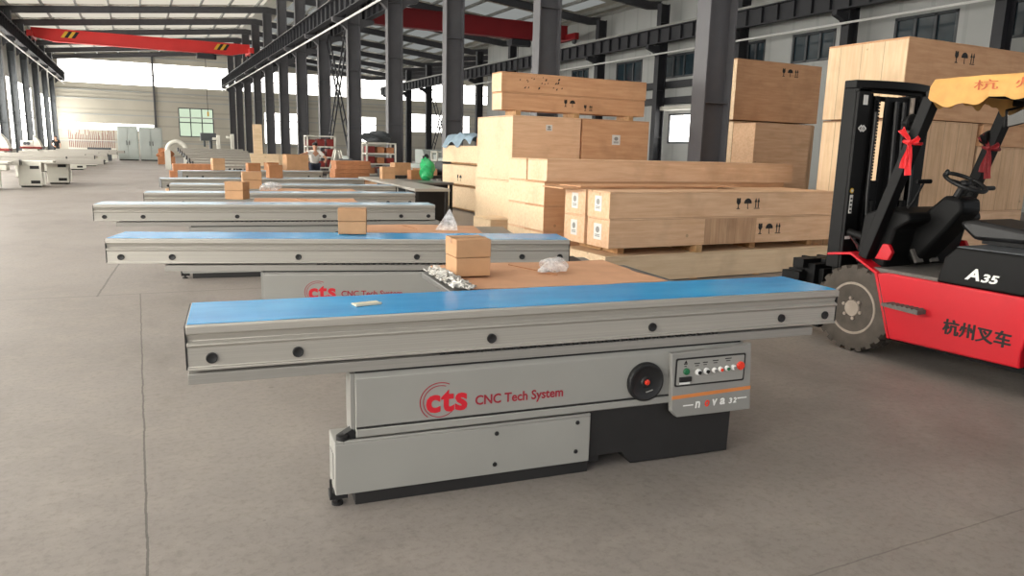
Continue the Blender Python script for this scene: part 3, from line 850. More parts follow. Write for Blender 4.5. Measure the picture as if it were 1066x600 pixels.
m = MB(); m.blob((0, 0, .05), (.15, .12, .06), 6, .4, 3, flat=0)
o = m.build('plastic_bag', 'clear', None, (1.85, 12.0+.08, .884), (0, 0, .2)); tag(o, 'white plastic bag on the fourth saw from the front', 'bag')
m = MB(); m.prism([(0, 0), (.20, 0), (.19, .06), (.13, .19), (.12, .185)], 'y', 0, .02); 
o = m.build('foam_wedge', 'clear', None, (2.33, 6.1, .886), (.0, 0, -.5)); tag(o, 'white crumpled plastic standing up at the right of the second cardboard sheet', 'plastic')
m = MB(); m.box(-.062, .062, -.03, .03, 0, .006); m.box(-.062, .062, -.03, -.026, .006, .010)
o = m.build('card_offcut', 'paper', None, (.905, 3.25, .884), (0, 0, .12)); tag(o, 'small cream card lying on the blue film of the foreground saw', 'card')
# ------------------------------------------------------------------ wooden crates
def marks(parent, face, x, z, s, kinds='gua', mat='ink'):
    """stencilled handling marks; face 'y' looks to -y at y=0 side, 'x' looks to -x"""
    def put(name, polys):
        m = MB()
        for P in polys:
            if face == 'y': m.prism(P, 'y', -.004, -.0005)
            else: m.prism([(-p[0], p[1]) for p in P], 'x', -.004, -.0005)
        m.build(name, mat, parent, smooth=0)
    for i, k in enumerate(kinds):
        cx = x + i*s*1.15
        T = lambda pts: [(cx+a*s, z+b*s) for a, b in pts]
        if k == 'g':
            put('fragile_mark', [T([(-.22, 1), (-.25, .62), (-.14, .45), (-.05, .40), (-.05, .1), (-.2, .05), (-.2, 0), (.2, 0), (.2, .05), (.05, .1), (.05, .40), (.14, .45), (.25, .62), (.22, 1), (.05, 1), (-.02, .75), (-.04, 1)])])
        elif k == 'u':
            arcp = [(.45*math.cos(math.radians(a)), .55+.42*math.sin(math.radians(a))) for a in range(0, 181, 15)]
            put('keep_dry_mark', [T([(.45, .5)]+arcp+[(-.45, .5)]), T([(-.035, 0), (.1, 0), (.1, .06), (.035, .08), (.035, .5), (-.035, .5)])])
        else:
            put('this_way_up_mark', [T([(-.35, 0), (.35, 0), (.35, .07), (-.35, .07)])] + [T([(c-.05, .1), (c+.05, .1), (c+.05, .62), (c+.15, .62), (c, 1), (c-.15, .62), (c-.05, .62)]) for c in (-.17, .17)][:2])
def paper(parent, face, x, z, w, h):
    m = MB()
    if face == 'y': m.box(x-w/2, x+w/2, -.003, -.0005, z-h/2, z+h/2)
    else: m.box(-.003, -.0005, -x-w/2, -x+w/2, z-h/2, z+h/2)
    p = m.build('paper_label', 'label', parent, smooth=0)
    m = MB()
    n = 14
    P = [(x+w*.25*math.cos(2*PI*k/n), z+h*.12+h*.2*math.sin(2*PI*k/n)) for k in range(n)]
    if face == 'y': m.prism(P, 'y', -.005, -.003)
    else: m.prism([(-a, b) for a, b in P], 'x', -.005, -.003)
    for dz in (-.2, -.3):
        if face == 'y': m.box(x-w*.3, x+w*.3, -.005, -.003, z+dz*h-.006, z+dz*h+.006)
        else: m.box(-.005, -.003, -x-w*.3, -x+w*.3, z+dz*h-.006, z+dz*h+.006)
    m.build('printed_mark', 'grey_paint2', p, smooth=0)
def crate(x0, x1, y0, y1, z0, z1, label, mat='ply', skid=0., lid=.018, group=None, side=None, over=.0, inset=False):
    r = thing('wooden_crate', label, 'crate', (x0, y0, z0), 0, group)
    W, D, H = x1-x0, y1-y0, z1-z0
    m = MB(); m.box(0, W, 0, D, 0, H-lid-.003)
    if side:
        m.mi = 1; m.box(-.0015, .0005, .003, D-.003, .003, H-lid-.006)
    m.build('crate_body', [mat, side] if side else mat, r, bevel=.003, smooth=0)
    m = MB(); m.box(-over, W+over, -over, D+over, H-lid, H-.0005); m.build('crate_lid', mat, r, bevel=.002, smooth=0)
    if skid:
        n = max(2, int(W/1.3)+1) if W > D else 2
        for k in range(n):
            xx = .25 + (W-.6)*k/(n-1)
            m = MB(); m.box(xx, xx+.1, .16 if inset and k != 1 else -.02, D+.0, -skid+.001, -.001); m.build('bearer', 'wood_end', r, bevel=.003, smooth=0)
    return r
# front stack with paper labels on the ends
LG = 'labelled long crates'
c = crate(5.03, 8.95, 7.37, 8.40, .012, .352, 'wide pale crate at the bottom of the labelled front stack, near the forklift wheel', 'ply_light', .011)
c = crate(5.065, 9.0, 7.37, 7.86, .447, .812, 'long crate, lower front one of the labelled stack', 'ply', .093, group=LG, inset=True)
paper(c, 'x', -.25, .19, .17, .2); marks(c, 'y', 2.48, .115, .145)
m = MB(); m.box(1.50, 2.40, -.0025, -.0003, .006, .34); m.build('stained_boards', 'ply_stain', c, smooth=0)
c = crate(5.055, 9.0, 7.37, 7.86, .814, 1.14, 'long crate, upper front one of the labelled stack, handling symbols on its side', 'ply', 0, group=LG)
paper(c, 'x', -.25, .17, .15, .19); marks(c, 'y', 2.06, .095, .145)
c = crate(5.045, 8.98, 7.90, 8.40, .447, .812, 'long crate, lower rear one of the labelled stack', 'ply', .093, group=LG); paper(c, 'x', -.25, .19, .15, .2)
c = crate(5.045, 8.98, 7.90, 8.40, .814, 1.14, 'long crate, upper rear one of the labelled stack', 'ply', 0, group=LG); paper(c, 'x', -.25, .17, .15, .2)
for k, (x0, x1, y0, y1, dz, lab) in enumerate(((4.75, 7.3, 7.98, 8.5, 0, 'loose thin plywood sheet on the labelled crates, bottom one'), (5.0, 7.7, 7.96, 8.48, .022, 'loose thin plywood sheet on the labelled crates, top one'))):
    m = MB(); m.sheet([(x0, y0, 1.141+dz), (x1, y0+.02, 1.141+dz), (x1, y1, 1.141+dz), (x0, y1, 1.141+dz)], 24, 3, lambda u, v: (0, .012*math.sin(23*u)*(1-v), .004*abs(math.sin(4*u))), .016)
    o = m.build('plywood_sheet', 'ply_orange', None, smooth=0); tag(o, lab, 'plywood')
# long unlabelled crates behind
UG = 'plain long crates'
zz = [.15, .51, .868, 1.197, 1.497]
nm = ['bottom', 'second from the bottom', 'third from the bottom', 'top']
for i in range(4):
    crate(4.98 if i == 3 else 4.95, 9.62 if i == 3 else 9.45, 8.8, 9.36, zz[i]+.001, zz[i+1]-.001, 'plain long crate, front column of the unlabelled stack, %s' % nm[i], 'ply_orange' if i < 3 else 'ply', .14 if i == 0 else 0, group=UG, side='ply_light')
    crate(4.98, 9.4, 9.40, 9.96, zz[i]+.001, zz[i+1]-.001, 'plain long crate, rear column of the unlabelled stack, %s' % nm[i], 'ply', .14 if i == 0 else 0, group=UG, side='ply_light')
# big square stack with two long crates on top
c = crate(5.50, 6.80, 10.9, 12.3, 1.108, 2.17, 'tall box crate with a small white label, left upper one of the big stack', 'ply', 0, side='ply_light', lid=.02); paper(c, 'y', .68, .88, .12, .1)
c = crate(6.84, 8.24, 10.9, 12.3, 1.108, 2.17, 'tall tan box crate with a diamond label, right upper one of the big stack', 'ply_orange', 0, lid=.02); paper(c, 'y', .7, .72, .17, .17)
crate(5.48, 6.80, 10.9, 12.32, .12, 1.104, 'box crate at the bottom left of the big stack', 'ply_light', .11)
crate(6.84, 8.24, 10.9, 12.3, .12, 1.104, 'box crate at the bottom right of the big stack', 'ply_orange', .11)
crate(5.0, 5.42, 10.62, 11.3, .02, .5, 'small pale crate standing at the foot of the big stack', 'ply_light', 0)
c = crate(5.41, 8.30, 11.15, 11.52, 2.262, 2.552, 'long crate lying on top of the big stack, lower of the two', 'ply_orange', .09, side='ply_light')
marks(c, 'y', 1.22, .10, .12, 'gu'); marks(c, 'y', 1.62, .05, .10, 'ga')
c = crate(5.40, 8.32, 11.15, 11.52, 2.555, 2.87, 'long crate lying on top of the big stack, upper one with dark specks', 'ply_orange', 0, side='ply_light')
m = MB(); rnd = random.Random(4)
for k in range(22):
    x, z = rnd.uniform(.3, 1.15), rnd.uniform(.06, .28); s = rnd.uniform(.008, .02); m.prism([(x-s, z-s), (x+s*.6, z-s*.5), (x+s, z+s*1.3), (x-s*.4, z+s)], 'y', -.003, -.0005)
m.build('speck_print', 'ink', c, smooth=0)
# three wide crates at the left, ends towards the saws
WG = 'wide crates stacked behind the saws'
for i, (z0, z1, lab) in enumerate(((.08, .63, 'bottom'), (.70, 1.19, 'middle'), (1.26, 1.69, 'top'))):
    c = crate(7.5, 8.5, 14.6, 19.1, z0, z1, 'wide crate at the left of the big stack, %s of three' % lab, 'ply_light', .06 if i else .08, group=WG)
    if i == 1: marks(c, 'x', -3.4, .08, .16, 'gu')
# tall crates behind the column
c = crate(10.77, 13.15, 11.5, 12.1, 2.33, 3.52, 'tall crate beside the nearest column, upper one with handling symbols', 'ply_orange', 0, side='ply_light', lid=.02)
marks(c, 'y', 1.28, .92, .16)
c = crate(10.79, 13.1, 11.5, 12.1, .1, 2.30, 'tall planked crate beside the nearest column, lower one', 'ply_plank_x', .1, side='ply_light')
c = crate(10.75, 12.25, 10.85, 11.45, .1, 2.25, 'pale flat crate leaning before the tall crates by the column', 'ply', .1)
# the tallest stack, behind the forklift
c = crate(9.38, 12.6, 6.80, 8.10, 2.18, 3.25, 'very big crate at the top of the stack behind the forklift', 'ply_orange', 0, side='ply_plank', lid=.02)
marks(c, 'y', 1.05, .80, .16)
c = crate(9.42, 11.15, 6.80, 8.12, .875, 2.165, 'large pale crate in the middle of the stack behind the forklift mast', 'ply_plank_x', 0, side='ply_plank')
c = crate(11.2, 12.6, 6.80, 8.12, .875, 1.84, 'large pale crate in the middle of the stack, at the right picture edge', 'ply_plank_x', 0)
c = crate(11.25, 12.6, 6.78, 8.1, 1.845, 2.17, 'flat tan crate tucked under the very big top crate, behind the forklift mirror', 'ply_orange', 0)
c = crate(9.42, 12.6, 6.80, 8.12, .1, .87, 'large crate at the bottom of the stack behind the forklift', 'ply', .1, side='ply_plank')
# low crate seen past the column in the middle distance
c = crate(9.9, 12.6, 17.6, 19.6, .1, 1.66, 'low wide crate seen between the big stack and the nearest column', 'ply', .1); marks(c, 'y', .9, 1.2, .16)
m = MB(); m.box(0, .55, 0, .5, 0, .34); o = m.build('cardboard_box', 'card_dark', None, (9.9, 18.2, 1.661), bevel=.005); tag(o, 'dark brown box on the low crate beside the nearest column', 'box')

# ------------------------------------------------------------------ forklift
def forklift():
    r = thing('forklift', 'red and black forklift truck with a yellow covered roof, seen from its left side', 'forklift', (5.9, 3.2, 0))
    X = .6
    Y = lambda w: w-3.2
    # red frame
    arc_ = [(Y(2.33)+.40*math.cos(math.radians(a)), .30+.40*math.sin(math.radians(a))) for a in range(-12, 193, 15)]
    poly = [(Y(3.71), .19), (Y(3.88), .695), (Y(3.80), .712), (Y(1.5), .700), (Y(1.5), .30)] + list(reversed(arc_)) 
    m = MB(); m.prism(poly, 'x', -X, X)
    fr = m.build('frame', 'fork_red', r, bevel=.012)
    m = MB(); m.prism([(Y(1.5), .25), (Y(1.5), .98), (Y(1.2), .96), (Y(1.0), .80), (Y(.95), .35), (Y(1.0), .22)], 'x', -X, X); m.build('counterweight', 'fork_red', r, bevel=.03)
    m = MB(); m.box(-X+.1, X-.1, Y(1.9), Y(4.0), .16, .6); m.build('chassis', 'fork_black', r, smooth=0)
    text_mesh('杭州叉车', 'lettering', 'ink', fr, (-X-.002, Y(3.285), .335), .485, .118, RL, bold=.015)
    text_mesh('杭州叉车', 'lettering', 'ink', fr, (-X-.0021, Y(3.2805), .338), .485, .118, RL, bold=.015)
    # step
    m = MB(); m.prism([(Y(3.43), .452), (Y(3.74), .462), (Y(3.74), .486), (Y(3.43), .486)], 'x', -X-.10, -X+.01)
    for k in range(7): m.box(-X-.10, -X, Y(3.45)+.04*k, Y(3.45)+.04*k+.02, .486, .494)
    m.build('step', 'tread', fr, smooth=0)
    # hood with seat
    m = MB(); m.prism([(Y(3.40), .704), (Y(3.36), .90), (Y(3.28), .985), (Y(1.9), .99), (Y(1.5), .985), (Y(1.5), .704)], 'x', -X+.02, X-.02)
    hd = m.build('engine_hood', 'fork_black', r, bevel=.02)
    m = MB(); m.prism([(Y(3.285), .984), (Y(3.27), .994), (Y(1.6), .998), (Y(1.6), .988)], 'x', -X+.03, X-.03); m.build('hood_top', 'frame', hd, bevel=.004)
    text_mesh('A', 'lettering', 'white', hd, (-X+.0175, Y(3.185), .765), .105, .085, RL, bold=.03, shear=.25)
    text_mesh('35', 'lettering', 'white', hd, (-X+.0175, Y(3.07), .762), .125, .062, RL, bold=.03, shear=.25)
    m = MB(); m.prism([(Y(3.45), 1.10), (Y(3.48), 1.15), (Y(3.38), 1.17), (Y(2.95), 1.125), (Y(2.85), 1.15), (Y(2.8), 1.04), (Y(3.35), 1.02)], 'x', -.27, .27); st = m.build('seat', 'seat', r, bevel=.03)
    m = MB(); m.prism([(Y(2.86), 1.10), (Y(2.72), 1.55), (Y(2.62), 1.58), (Y(2.58), 1.5), (Y(2.72), 1.05)], 'x', -.25, .25); m.build('backrest', 'seat', st, bevel=.03)
    m = MB(); m.box(-.24, .24, Y(2.8), Y(3.3), .998, 1.03); m.build('seat_base', 'fork_black', st)
    # floor plate, dash and controls
    m = MB(); m.box(-X+.04, X-.04, Y(3.36), Y(4.0), .70, .735); m.build('floor_plate', 'tread', r, smooth=0)
    m = MB(); m.prism([(Y(3.92), .73), (Y(3.86), 1.05), (Y(3.74), 1.13), (Y(3.76), 1.19), (Y(4.0), 1.22), (Y(4.16), 1.15), (Y(4.2), .73)], 'x', -.47, .47); ds = m.build('dashboard', 'fork_black', r, bevel=.02)
    m = MB(); m.prism([(Y(3.86), .74), (Y(3.62), 1.05), (Y(3.5), 1.22), (Y(3.52), 1.32), (Y(3.66), 1.34), (Y(3.8), 1.2), (Y(4.0), .9)], 'x', -.21, .05); m.build('column_cowl', 'fork_black', ds, bevel=.03)
    for x in (.18, .28, .38):
        m = MB(); m.tube([(x, Y(3.85), 1.15), (x, Y(3.78), 1.38)], .009, 8); m.blob((x, Y(3.775), 1.40), (.022, .022, .026), 1, 0, 2); m.build('hydraulic_lever', 'fork_black', ds)
    m = MB(); m.tube([(-.25, Y(4.0), 1.1), (-.22, Y(3.90), 1.28), (-.2, Y(3.85), 1.43)], .010, 8); m.tube([(-.26, Y(3.87), 1.435), (-.14, Y(3.83), 1.440)], .018, 8); m.build('brake_lever', 'fork_black', ds)
    swc = Vector((-.13, Y(3.555), 1.445)); ax = Vector((0, -.42, .9)).normalized(); u = Vector((1, 0, 0)); v = ax.cross(u)
    m = MB(); m.tube([swc+(u*math.cos(t)+v*math.sin(t))*.155 for t in [2*PI*k/28 for k in range(28)]], .016, 8, closed=True)
    m.tube([swc-ax*.26, swc-ax*.01], .028, 10); m.blob(swc-ax*.01, (.045, .045, .03), 1, 0, 2)
    for a in (0.3, PI-.3, 1.5*PI): m.tube([swc-ax*.012, swc+(u*math.cos(a)+v*math.sin(a))*.15], .012, 6)
    m.blob(swc+u*-.12+v*.1+ax*.03, (.02, .02, .03), 1, 0, 2)
    sw = m.build('steering_wheel', 'black', r)
    m = MB(); m.tube([swc-ax*.06+u*.02, swc-ax*.04+u*.30+v*-.02], .009, 6); m.tube([swc-ax*.04+u*.24+v*-.02, swc-ax*.035+u*.36+v*-.03], .018, 8); m.build('direction_lever', 'black', sw)
    for x in (-.2, .0):
        m = MB(); m.obox((x, Y(3.83), .83), (.09, .02, .12), (-.5, 0, 0)); m.build('pedal', 'tread', ds)
    # fenders
    for s in (-1, 1):
        outer = [(Y(4.38), .800), (Y(4.15), .832), (Y(3.885), .705), (Y(3.71), .19)]
        inner = [(Y(3.73), .19), (Y(3.905), .690), (Y(4.15), .812), (Y(4.38), .780)]
        m = MB(); m.prism(outer+inner, 'x', s*X if s < 0 else s*.34, -.34 if s < 0 else s*X); m.build('fender', 'fork_red', r, bevel=.004)
        m = MB(); m.prism([(Y(3.98), .80), (Y(3.86), .80), (Y(3.83), .87), (Y(3.87), .93), (Y(3.92), .93), (Y(3.95), .87)], 'x', s*.50-.02, s*.50+.02); m.build('tilt_bracket', 'fork_red', r, bevel=.006)
    # wheels
    def wheel(cx, cy, R, w, s):
        m = MB(); h = w/2
        m.lathe([(R*.60, -h*.85), (R*.66, -h*.95), (R*.80, -h), (R*.93, -h*.92), (R*.965, -h*.7), (R*.965, h*.7), (R*.93, h*.92), (R*.80, h), (R*.66, h*.95), (R*.60, h*.85)], (0, 0, 0), 'x', 48)
        n = 22
        for k in range(n):
            for side in (-1, 1):
                a = 2*PI*(k+(.5 if side > 0 else 0))/n
                from mathutils import Euler
                vs = m.box(-h*.48, h*.48, -.026, .026, R*.86, R)
                Rm = Matrix.Rotation(a, 3, 'X'); 
                for v_ in vs:
                    x_ = v_.co.x; v_.co.y += side*x_*.25
                    v_.co.x = x_*.98 + side*h*.5
                    v_.co = Rm @ v_.co
        t = m.build('wheel', 'rubber', r, (cx, cy, R), bevel=0)
        m = MB(); m.lathe([(R*.62, s*h*.80), (R*.60, s*h*.92), (R*.56, s*h*.92), (R*.53, s*h*.70), (R*.50, s*h*.66), (R*.47, s*h*.25), (R*.38, s*h*.15), (R*.33, s*h*.30), (R*.31, s*h*.75), (R*.20, s*h*.80), (R*.18, s*h*.95), (R*.10, s*h*.95), (0, s*h*.95)], (0, 0, 0), 'x', 36)
        m.build('rim', 'rim', t)
        m = MB(); m.lathe([(R*.505, s*h*.70), (R*.475, s*h*.262), (R*.38, s*h*.162), (R*.335, s*h*.31)], (0, 0, 0), 'x', 36); m.build('rim_recess', 'rim_shade', t)  # darker skin paints shade into the rim recess
        for k in range(6):
            a = 2*PI*k/6+.3; m = MB(); p = Vector((0, math.cos(a)*R*.235, math.sin(a)*R*.235)); m.cyl(p+Vector((s*h*.7, 0, 0)), p+Vector((s*h*.98, 0, 0)), R*.04, 6); m.build('wheel_nut', 'rim', t)
        return t
    wheel(-X+.10, Y(4.085), .365, .20, -1); wheel(X-.10, Y(4.085), .365, .20, 1)
    wheel(-X+.12, Y(2.33), .30, .2, -1); wheel(X-.12, Y(2.33), .30, .2, 1)
    m = MB(); m.cyl((-X+.2, Y(4.085), .365), (X-.2, Y(4.085), .365), .11, 14); m.build('front_axle', 'fork_black', r)
    m = MB(); m.cyl((-X+.2, Y(2.33), .30), (X-.2, Y(2.33), .30), .07, 12); m.build('rear_axle', 'fork_black', r)
    # mast
    ym = Y(4.36); W = .475
    ms = MB()
    for s in (-1, 1):
        a, b = sorted((s*W, s*.33)); ms.box(a, b, ym-.03, ym+.0, .66, 2.2); ms.box(a, a+.03, ym-.0, ym+.13, .66, 2.2); ms.box(b-.03, b, ym, ym+.13, .66, 2.2)
        a, b = sorted((s*.39, s*.33)); ms.box(a, b, ym-.03, ym+.13, .12, .66)
    mast = ms.build('outer_mast', 'fork_black', r, bevel=.006)
    m = MB()                                                     # bowed top cross member
    n = 12; P = []
    for k in range(n+1):
        x = -.50+1.0*k/n; P.append((x, ym-.13+.12*abs(2*k/n-1)**2))
    P2 = [(x, y+.12) for x, y in reversed(P)]
    m.prism(P+P2, 'z', 2.19, 2.255); m.box(-W-.01, W+.01, ym-.03, ym+.02, 2.16, 2.19); m.build('top_cross_member', 'fork_black', mast, bevel=.006)
    m = MB()
    for s in (-1, 1):
        a, b = sorted((s*.325, s*.23)); m.box(a, b, ym+.02, ym+.13, .15, 2.16)
    m.box(-.32, .32, ym+.05, ym+.12, .25, .4); m.build('inner_mast', 'fork_black', r, bevel=.005)
    m = MB(); m.box(-.23, -.175, ym+.0, ym+.03, .7, 2.14); m.box(-.075, .23, ym+.0, ym+.03, .7, 2.14); m.box(-.175, -.075, ym, ym+.03, .7, 1.42); m.build('hose_guard', 'fork_black', r, bevel=.004)
    for s in (-1, 1):
        m = MB(); m.cyl((s*.20+.02, ym-.035, .2), (s*.20+.02, ym-.035, 1.25), .035, 14); m.build('lift_cylinder', 'fork_black', r)
        if s > 0:
            m = MB(); m.cyl((.215, ym-.03, 1.25), (.215, ym-.03, 2.14), .02, 12); m.build('cylinder_rod', 'rim', r)
        m = MB()
        for k in range(60): m.obox((.07 if s > 0 else -.20, ym-.01, .5+.027*k), (.035, .014, .018), (0, 0, 0))
        m.build('lift_chain', 'fork_black', r, smooth=0)
        m = MB(); m.tube([(s*.27, ym-.05, 2.0), (s*.28, ym-.06, 1.3), (s*.25, ym-.07, .9), (s*.27, ym-.03, .5)], .014, 8); m.build('hose', 'black', r)
    m = MB(); m.tube([(.02, ym-.02, 2.1), (.025, ym-.04, 1.4), (.02, ym-.03, .8)], .02, 8); m.tube([(.12, ym-.02, 2.1), (.13, ym-.04, 1.5), (.14, ym-.03, .8)], .02, 8); m.build('hose', 'black', r)
    m = MB()
    m.box(-.44, .44, ym+.17, ym+.23, .16, .62); m.box(-.26, .44, ym+.17, ym+.22, .62, 1.40)
    m.build('fork_carriage', 'fork_black', r, bevel=.005)
    m = MB()                                                     # load backrest grille
    m.box(-.26, .44, ym+.18, ym+.22, 2.12, 2.16)
    for x0, x1 in ((-.26, .03), (.26, .44)): m.box(x0, x1, ym+.185, ym+.215, 1.4, 2.13)
    m.build('load_backrest', 'fork_black', r, bevel=.004)
    for s in (-1, 1):
        m = MB(); m.prism([(ym+.23, .70), (ym+.28, .70), (ym+.29, .12), (ym+1.35, .075), (ym+1.35, .065), (ym+.23, .06)], 'x', s*.3-.06, s*.3+.06); m.build('fork_arm', 'fork_black', r, bevel=.004)
    m = MB()
    rnd = random.Random(3)
    for k in range(9): m.box(-.55+.05*k, -.515+.05*k, ym+.32, ym+.47, .38+.05*(k % 3), .60+.035*(k % 4))
    m.box(-.56, -.1, ym+.30, ym+.42, .62, .70); m.box(-.60, -.50, ym+.30, ym+.50, .50, .58); m.box(-.5, .3, ym+.22, ym+.32, .45, .66)
    m.build('side_shifter', 'fork_black', r, bevel=.004)
    for s in (-1, 1):
        m = MB(); m.cyl((s*.42, Y(3.92), .9), (s*.42, ym-.03, .98), .035, 12); m.build('tilt_cylinder', 'fork_black', r)
    m = MB(); m.tube([(-.44, ym-.06, .96), (-.36, ym-.07, .88), (-.33, ym-.07, .84)], .014, 8); m.build('hydraulic_pipe', 'chrome', r)
    # plates on the mast
    for x0, x1, z0, z1, mat, nm in ((-.42, -.365, 2.055, 2.135, 'label', 'rating_plate'), (-.455, -.42, 1.14, 1.30, 'label', 'instruction_plate'), (-.465, -.40, .918, .942, 'label', 'instruction_plate')):
        m = MB(); m.box(x0, x1, ym-.033, ym-.0295, z0, z1); p = m.build(nm, mat, mast, smooth=0)
        if z1-z0 > .12:
            m = MB()
            for k in range(4): m.box(x0+.006, x1-.006, ym-.0345, ym-.0325, z0+.015+k*.035, z0+.03+k*.035)
            m.build('printed_lines', 'ink', mast, smooth=0)
    m = MB(); m.lathe([(0, 0), (.022, 0), (.022, .003), (0, .003)], (-.44, ym-.0335, 1.335), 'y', 18); m.build('round_sticker', 'yellow', mast, smooth=0)
    m = MB(); m.lathe([(0, 0), (.012, 0), (.012, .003), (0, .003)], (-.44, ym-.0355, 1.335), 'y', 14); m.build('round_sticker', 'label', mast, smooth=0)
    m = MB()                                                     # white maker's emblem
    for cx, cz, s in ((-.415, 1.86, .03), (-.385, 1.86, .03)):
        m.prism([(cx-s*1.25, cz), (cx, cz+s), (cx+s*1.25, cz), (cx+s*.7, cz), (cx, cz+s*.55), (cx-s*.7, cz)], 'y', ym-.034, ym-.031)
        m.prism([(cx-s*1.25, cz-.003), (cx-s*.7, cz-.003), (cx, cz-s*.55), (cx+s*.7, cz-.003), (cx+s*1.25, cz-.003), (cx, cz-s)], 'y', ym-.034, ym-.031)
    m.build('emblem', 'white', mast, smooth=0)
    # overhead guard
    g = MB()
    for s in (-1, 1):
        g.bar((s*.52, Y(4.06), .80), (s*.50, Y(3.665), 2.07), .10, .085, (0, 1, 0))
        g.bar((s*.52, Y(1.75), .95), (s*.50, Y(2.05), 2.07), .07, .07, (0, 1, 0))
        g.bar((s*.50, Y(3.70), 2.09), (s*.50, Y(1.98), 2.11), .07, .07)
    for k in range(7): g.bar((-.5, Y(3.66)-.27*k, 2.10), (.5, Y(3.66)-.27*k, 2.10), .05, .05)
    gd = g.build('overhead_guard', 'fork_black', r, bevel=.006)
    # headlamps and mirror on the front posts
    for s in (-1, 1):
        m = MB(); q = (s*.46 + .02, Y(3.80), 1.80) if s > 0 else (-.36, Y(3.92), 1.90)
        m.lathe([(0, .05), (.035, .05), (.065, .0), (.07, -.02), (.06, -.03), (0, -.03)], q, 'y', 18); m.bar(q, (s*.5, Y(3.72), 1.86), .02, .02); m.build('headlamp', 'fork_black', r)
    c_ = (.50, Y(3.62), 1.975)
    m = MB(); m.obox(c_, (.27, .03, .15), (0, -.18, 0)); mi = m.build('mirror', 'black', r, bevel=.012)
    m = MB(); m.obox((c_[0], c_[1]-.016, c_[2]), (.24, .006, .125), (0, -.18, 0)); m.build('mirror_glass', 'mirror', mi, bevel=.002)
    m = MB(); m.bar((.5, Y(3.67), 2.08), (.5, Y(3.64), 2.03), .02, .02); m.build('mirror_arm', 'black', mi)
    # yellow cloth over the guard
    x0, x1, y0, y1 = -.575, .575, Y(3.61), Y(1.95)
    m = MB()
    nx = 70
    pts = []
    per = [(x0, y1), (x0, y0), (x1, y0), (x1, y1)]
    def along(t):
        t *= 3; k = min(2, int(t)); f = t-k; a, b = per[k], per[k+1]
        return a[0]+(b[0]-a[0])*f, a[1]+(b[1]-a[1])*f
    rows = []
    for j, (dz, out) in enumerate(((.145, -.03), (.13, .0), (.07, .012), (.0, .014), (None, .006))):
        row = []
        for i in range(nx*3+1):
            t = i/(nx*3); x, y = along(t)
            wv = .018*math.sin(t*61)+.014*math.sin(t*133+1)
            cx, cy = 0, (y0+y1)/2
            sx, sy = (1 if x > cx else -1)*out, (1 if y > cy else -1)*out
            z = 2.06+ (dz if dz is not None else -.028+wv*1.3-.03*max(0, math.sin(t*23))) + (.012*math.sin(t*37+j) if 0 < j < 4 else 0)
            row.append(m.b.verts.new((x+sx*(1+wv*20), y+sy*(1+wv*20), z)))
        rows.append(row)
    for A, B in zip(rows, rows[1:]):
        for i in range(nx*3): m.b.faces.new((A[i], A[i+1], B[i+1], B[i]))
    A = rows[0]
    m.b.faces.new([A[0], A[nx], A[2*nx], A[3*nx]])
    cl = m.build('roof_cloth', 'cloth_y', None, smooth=1.2)
    cl.location = r.location; tag(cl, 'worn yellow tarpaulin draped over the forklift roof', 'tarpaulin')
    text_mesh('杭  州  叉  车', 'lettering', 'faded_red', cl, (-.600, Y(3.30), 2.10), 1.0, .07, RL, bold=-.004)
    # ribbons knotted on the front posts
    for s, mat, z, y, lab in ((-1, 'ribbon', 1.74, 3.77, 'bright red ribbon tied around the left front post of the forklift'), (1, 'ribbon_d', 1.72, 3.775, 'dark red ribbon tied around the far front post of the forklift')):
        rb = thing('ribbon', lab, 'ribbon', (5.9+s*.515, y, z))
        m = MB(); m.tube([(.062*math.cos(a), .060*math.sin(a)-.0, .01*math.sin(a)) for a in [2*PI*k/16 for k in range(16)]], .014, 6, closed=True); m.blob((-.066, -.02, 0), (.024, .028, .024), 2, .2, 2); m.build('knot', mat, rb)
        for (dy, dz, w_) in ((-.035, -.25, .03), (.02, -.20, .028), (.065, .10, .03), (-.09, .02, .026)):
            m = MB(); p0 = Vector((-.07, -.02, 0)); p1 = p0+Vector((-.012, dy, dz)); d = Vector((0, -dz, dy)).normalized()*w_
            m.sheet([p0-d*.4, p0+d*.4, p1+d, p1-d], 6, 10, lambda u, v: (.012*math.sin(u*7+v*5), 0, 0), .003); m.build('tail', mat, rb)
    return r
forklift()
# ------------------------------------------------------------------ the middle distance
def table_on_legs(name, label, cat, loc, rz, w, d, h, mat_top='cast', th=.04, cabinet=None, group=None):
    r = thing(name, label, cat, loc, rz, group)
    m = MB(); m.box(0, w, 0, d, h-th, h); m.build('table_top', mat_top, r, bevel=.004)
    if cabinet:
        x0, x1, y0, y1, mat = cabinet
        m = MB(); m.box(x0, x1, y0, y1, .06, h-th); m.box(x0+.04, x1-.04, y0+.04, y1-.04, 0, .06); m.build('cabinet', mat, r, bevel=.006)
    legs = [(.05, .05), (w-.05, .05), (w-.05, d-.05), (.05, d-.05)]
    for x, y in legs:
        if cabinet and cabinet[0]-.05 <= x <= cabinet[1]+.05 and cabinet[2]-.05 <= y <= cabinet[3]+.05: continue
        m = MB(); m.box(x-.03, x+.03, y-.03, y+.03, 0, h-th); m.build('leg', 'black_skirt', r)
    return r
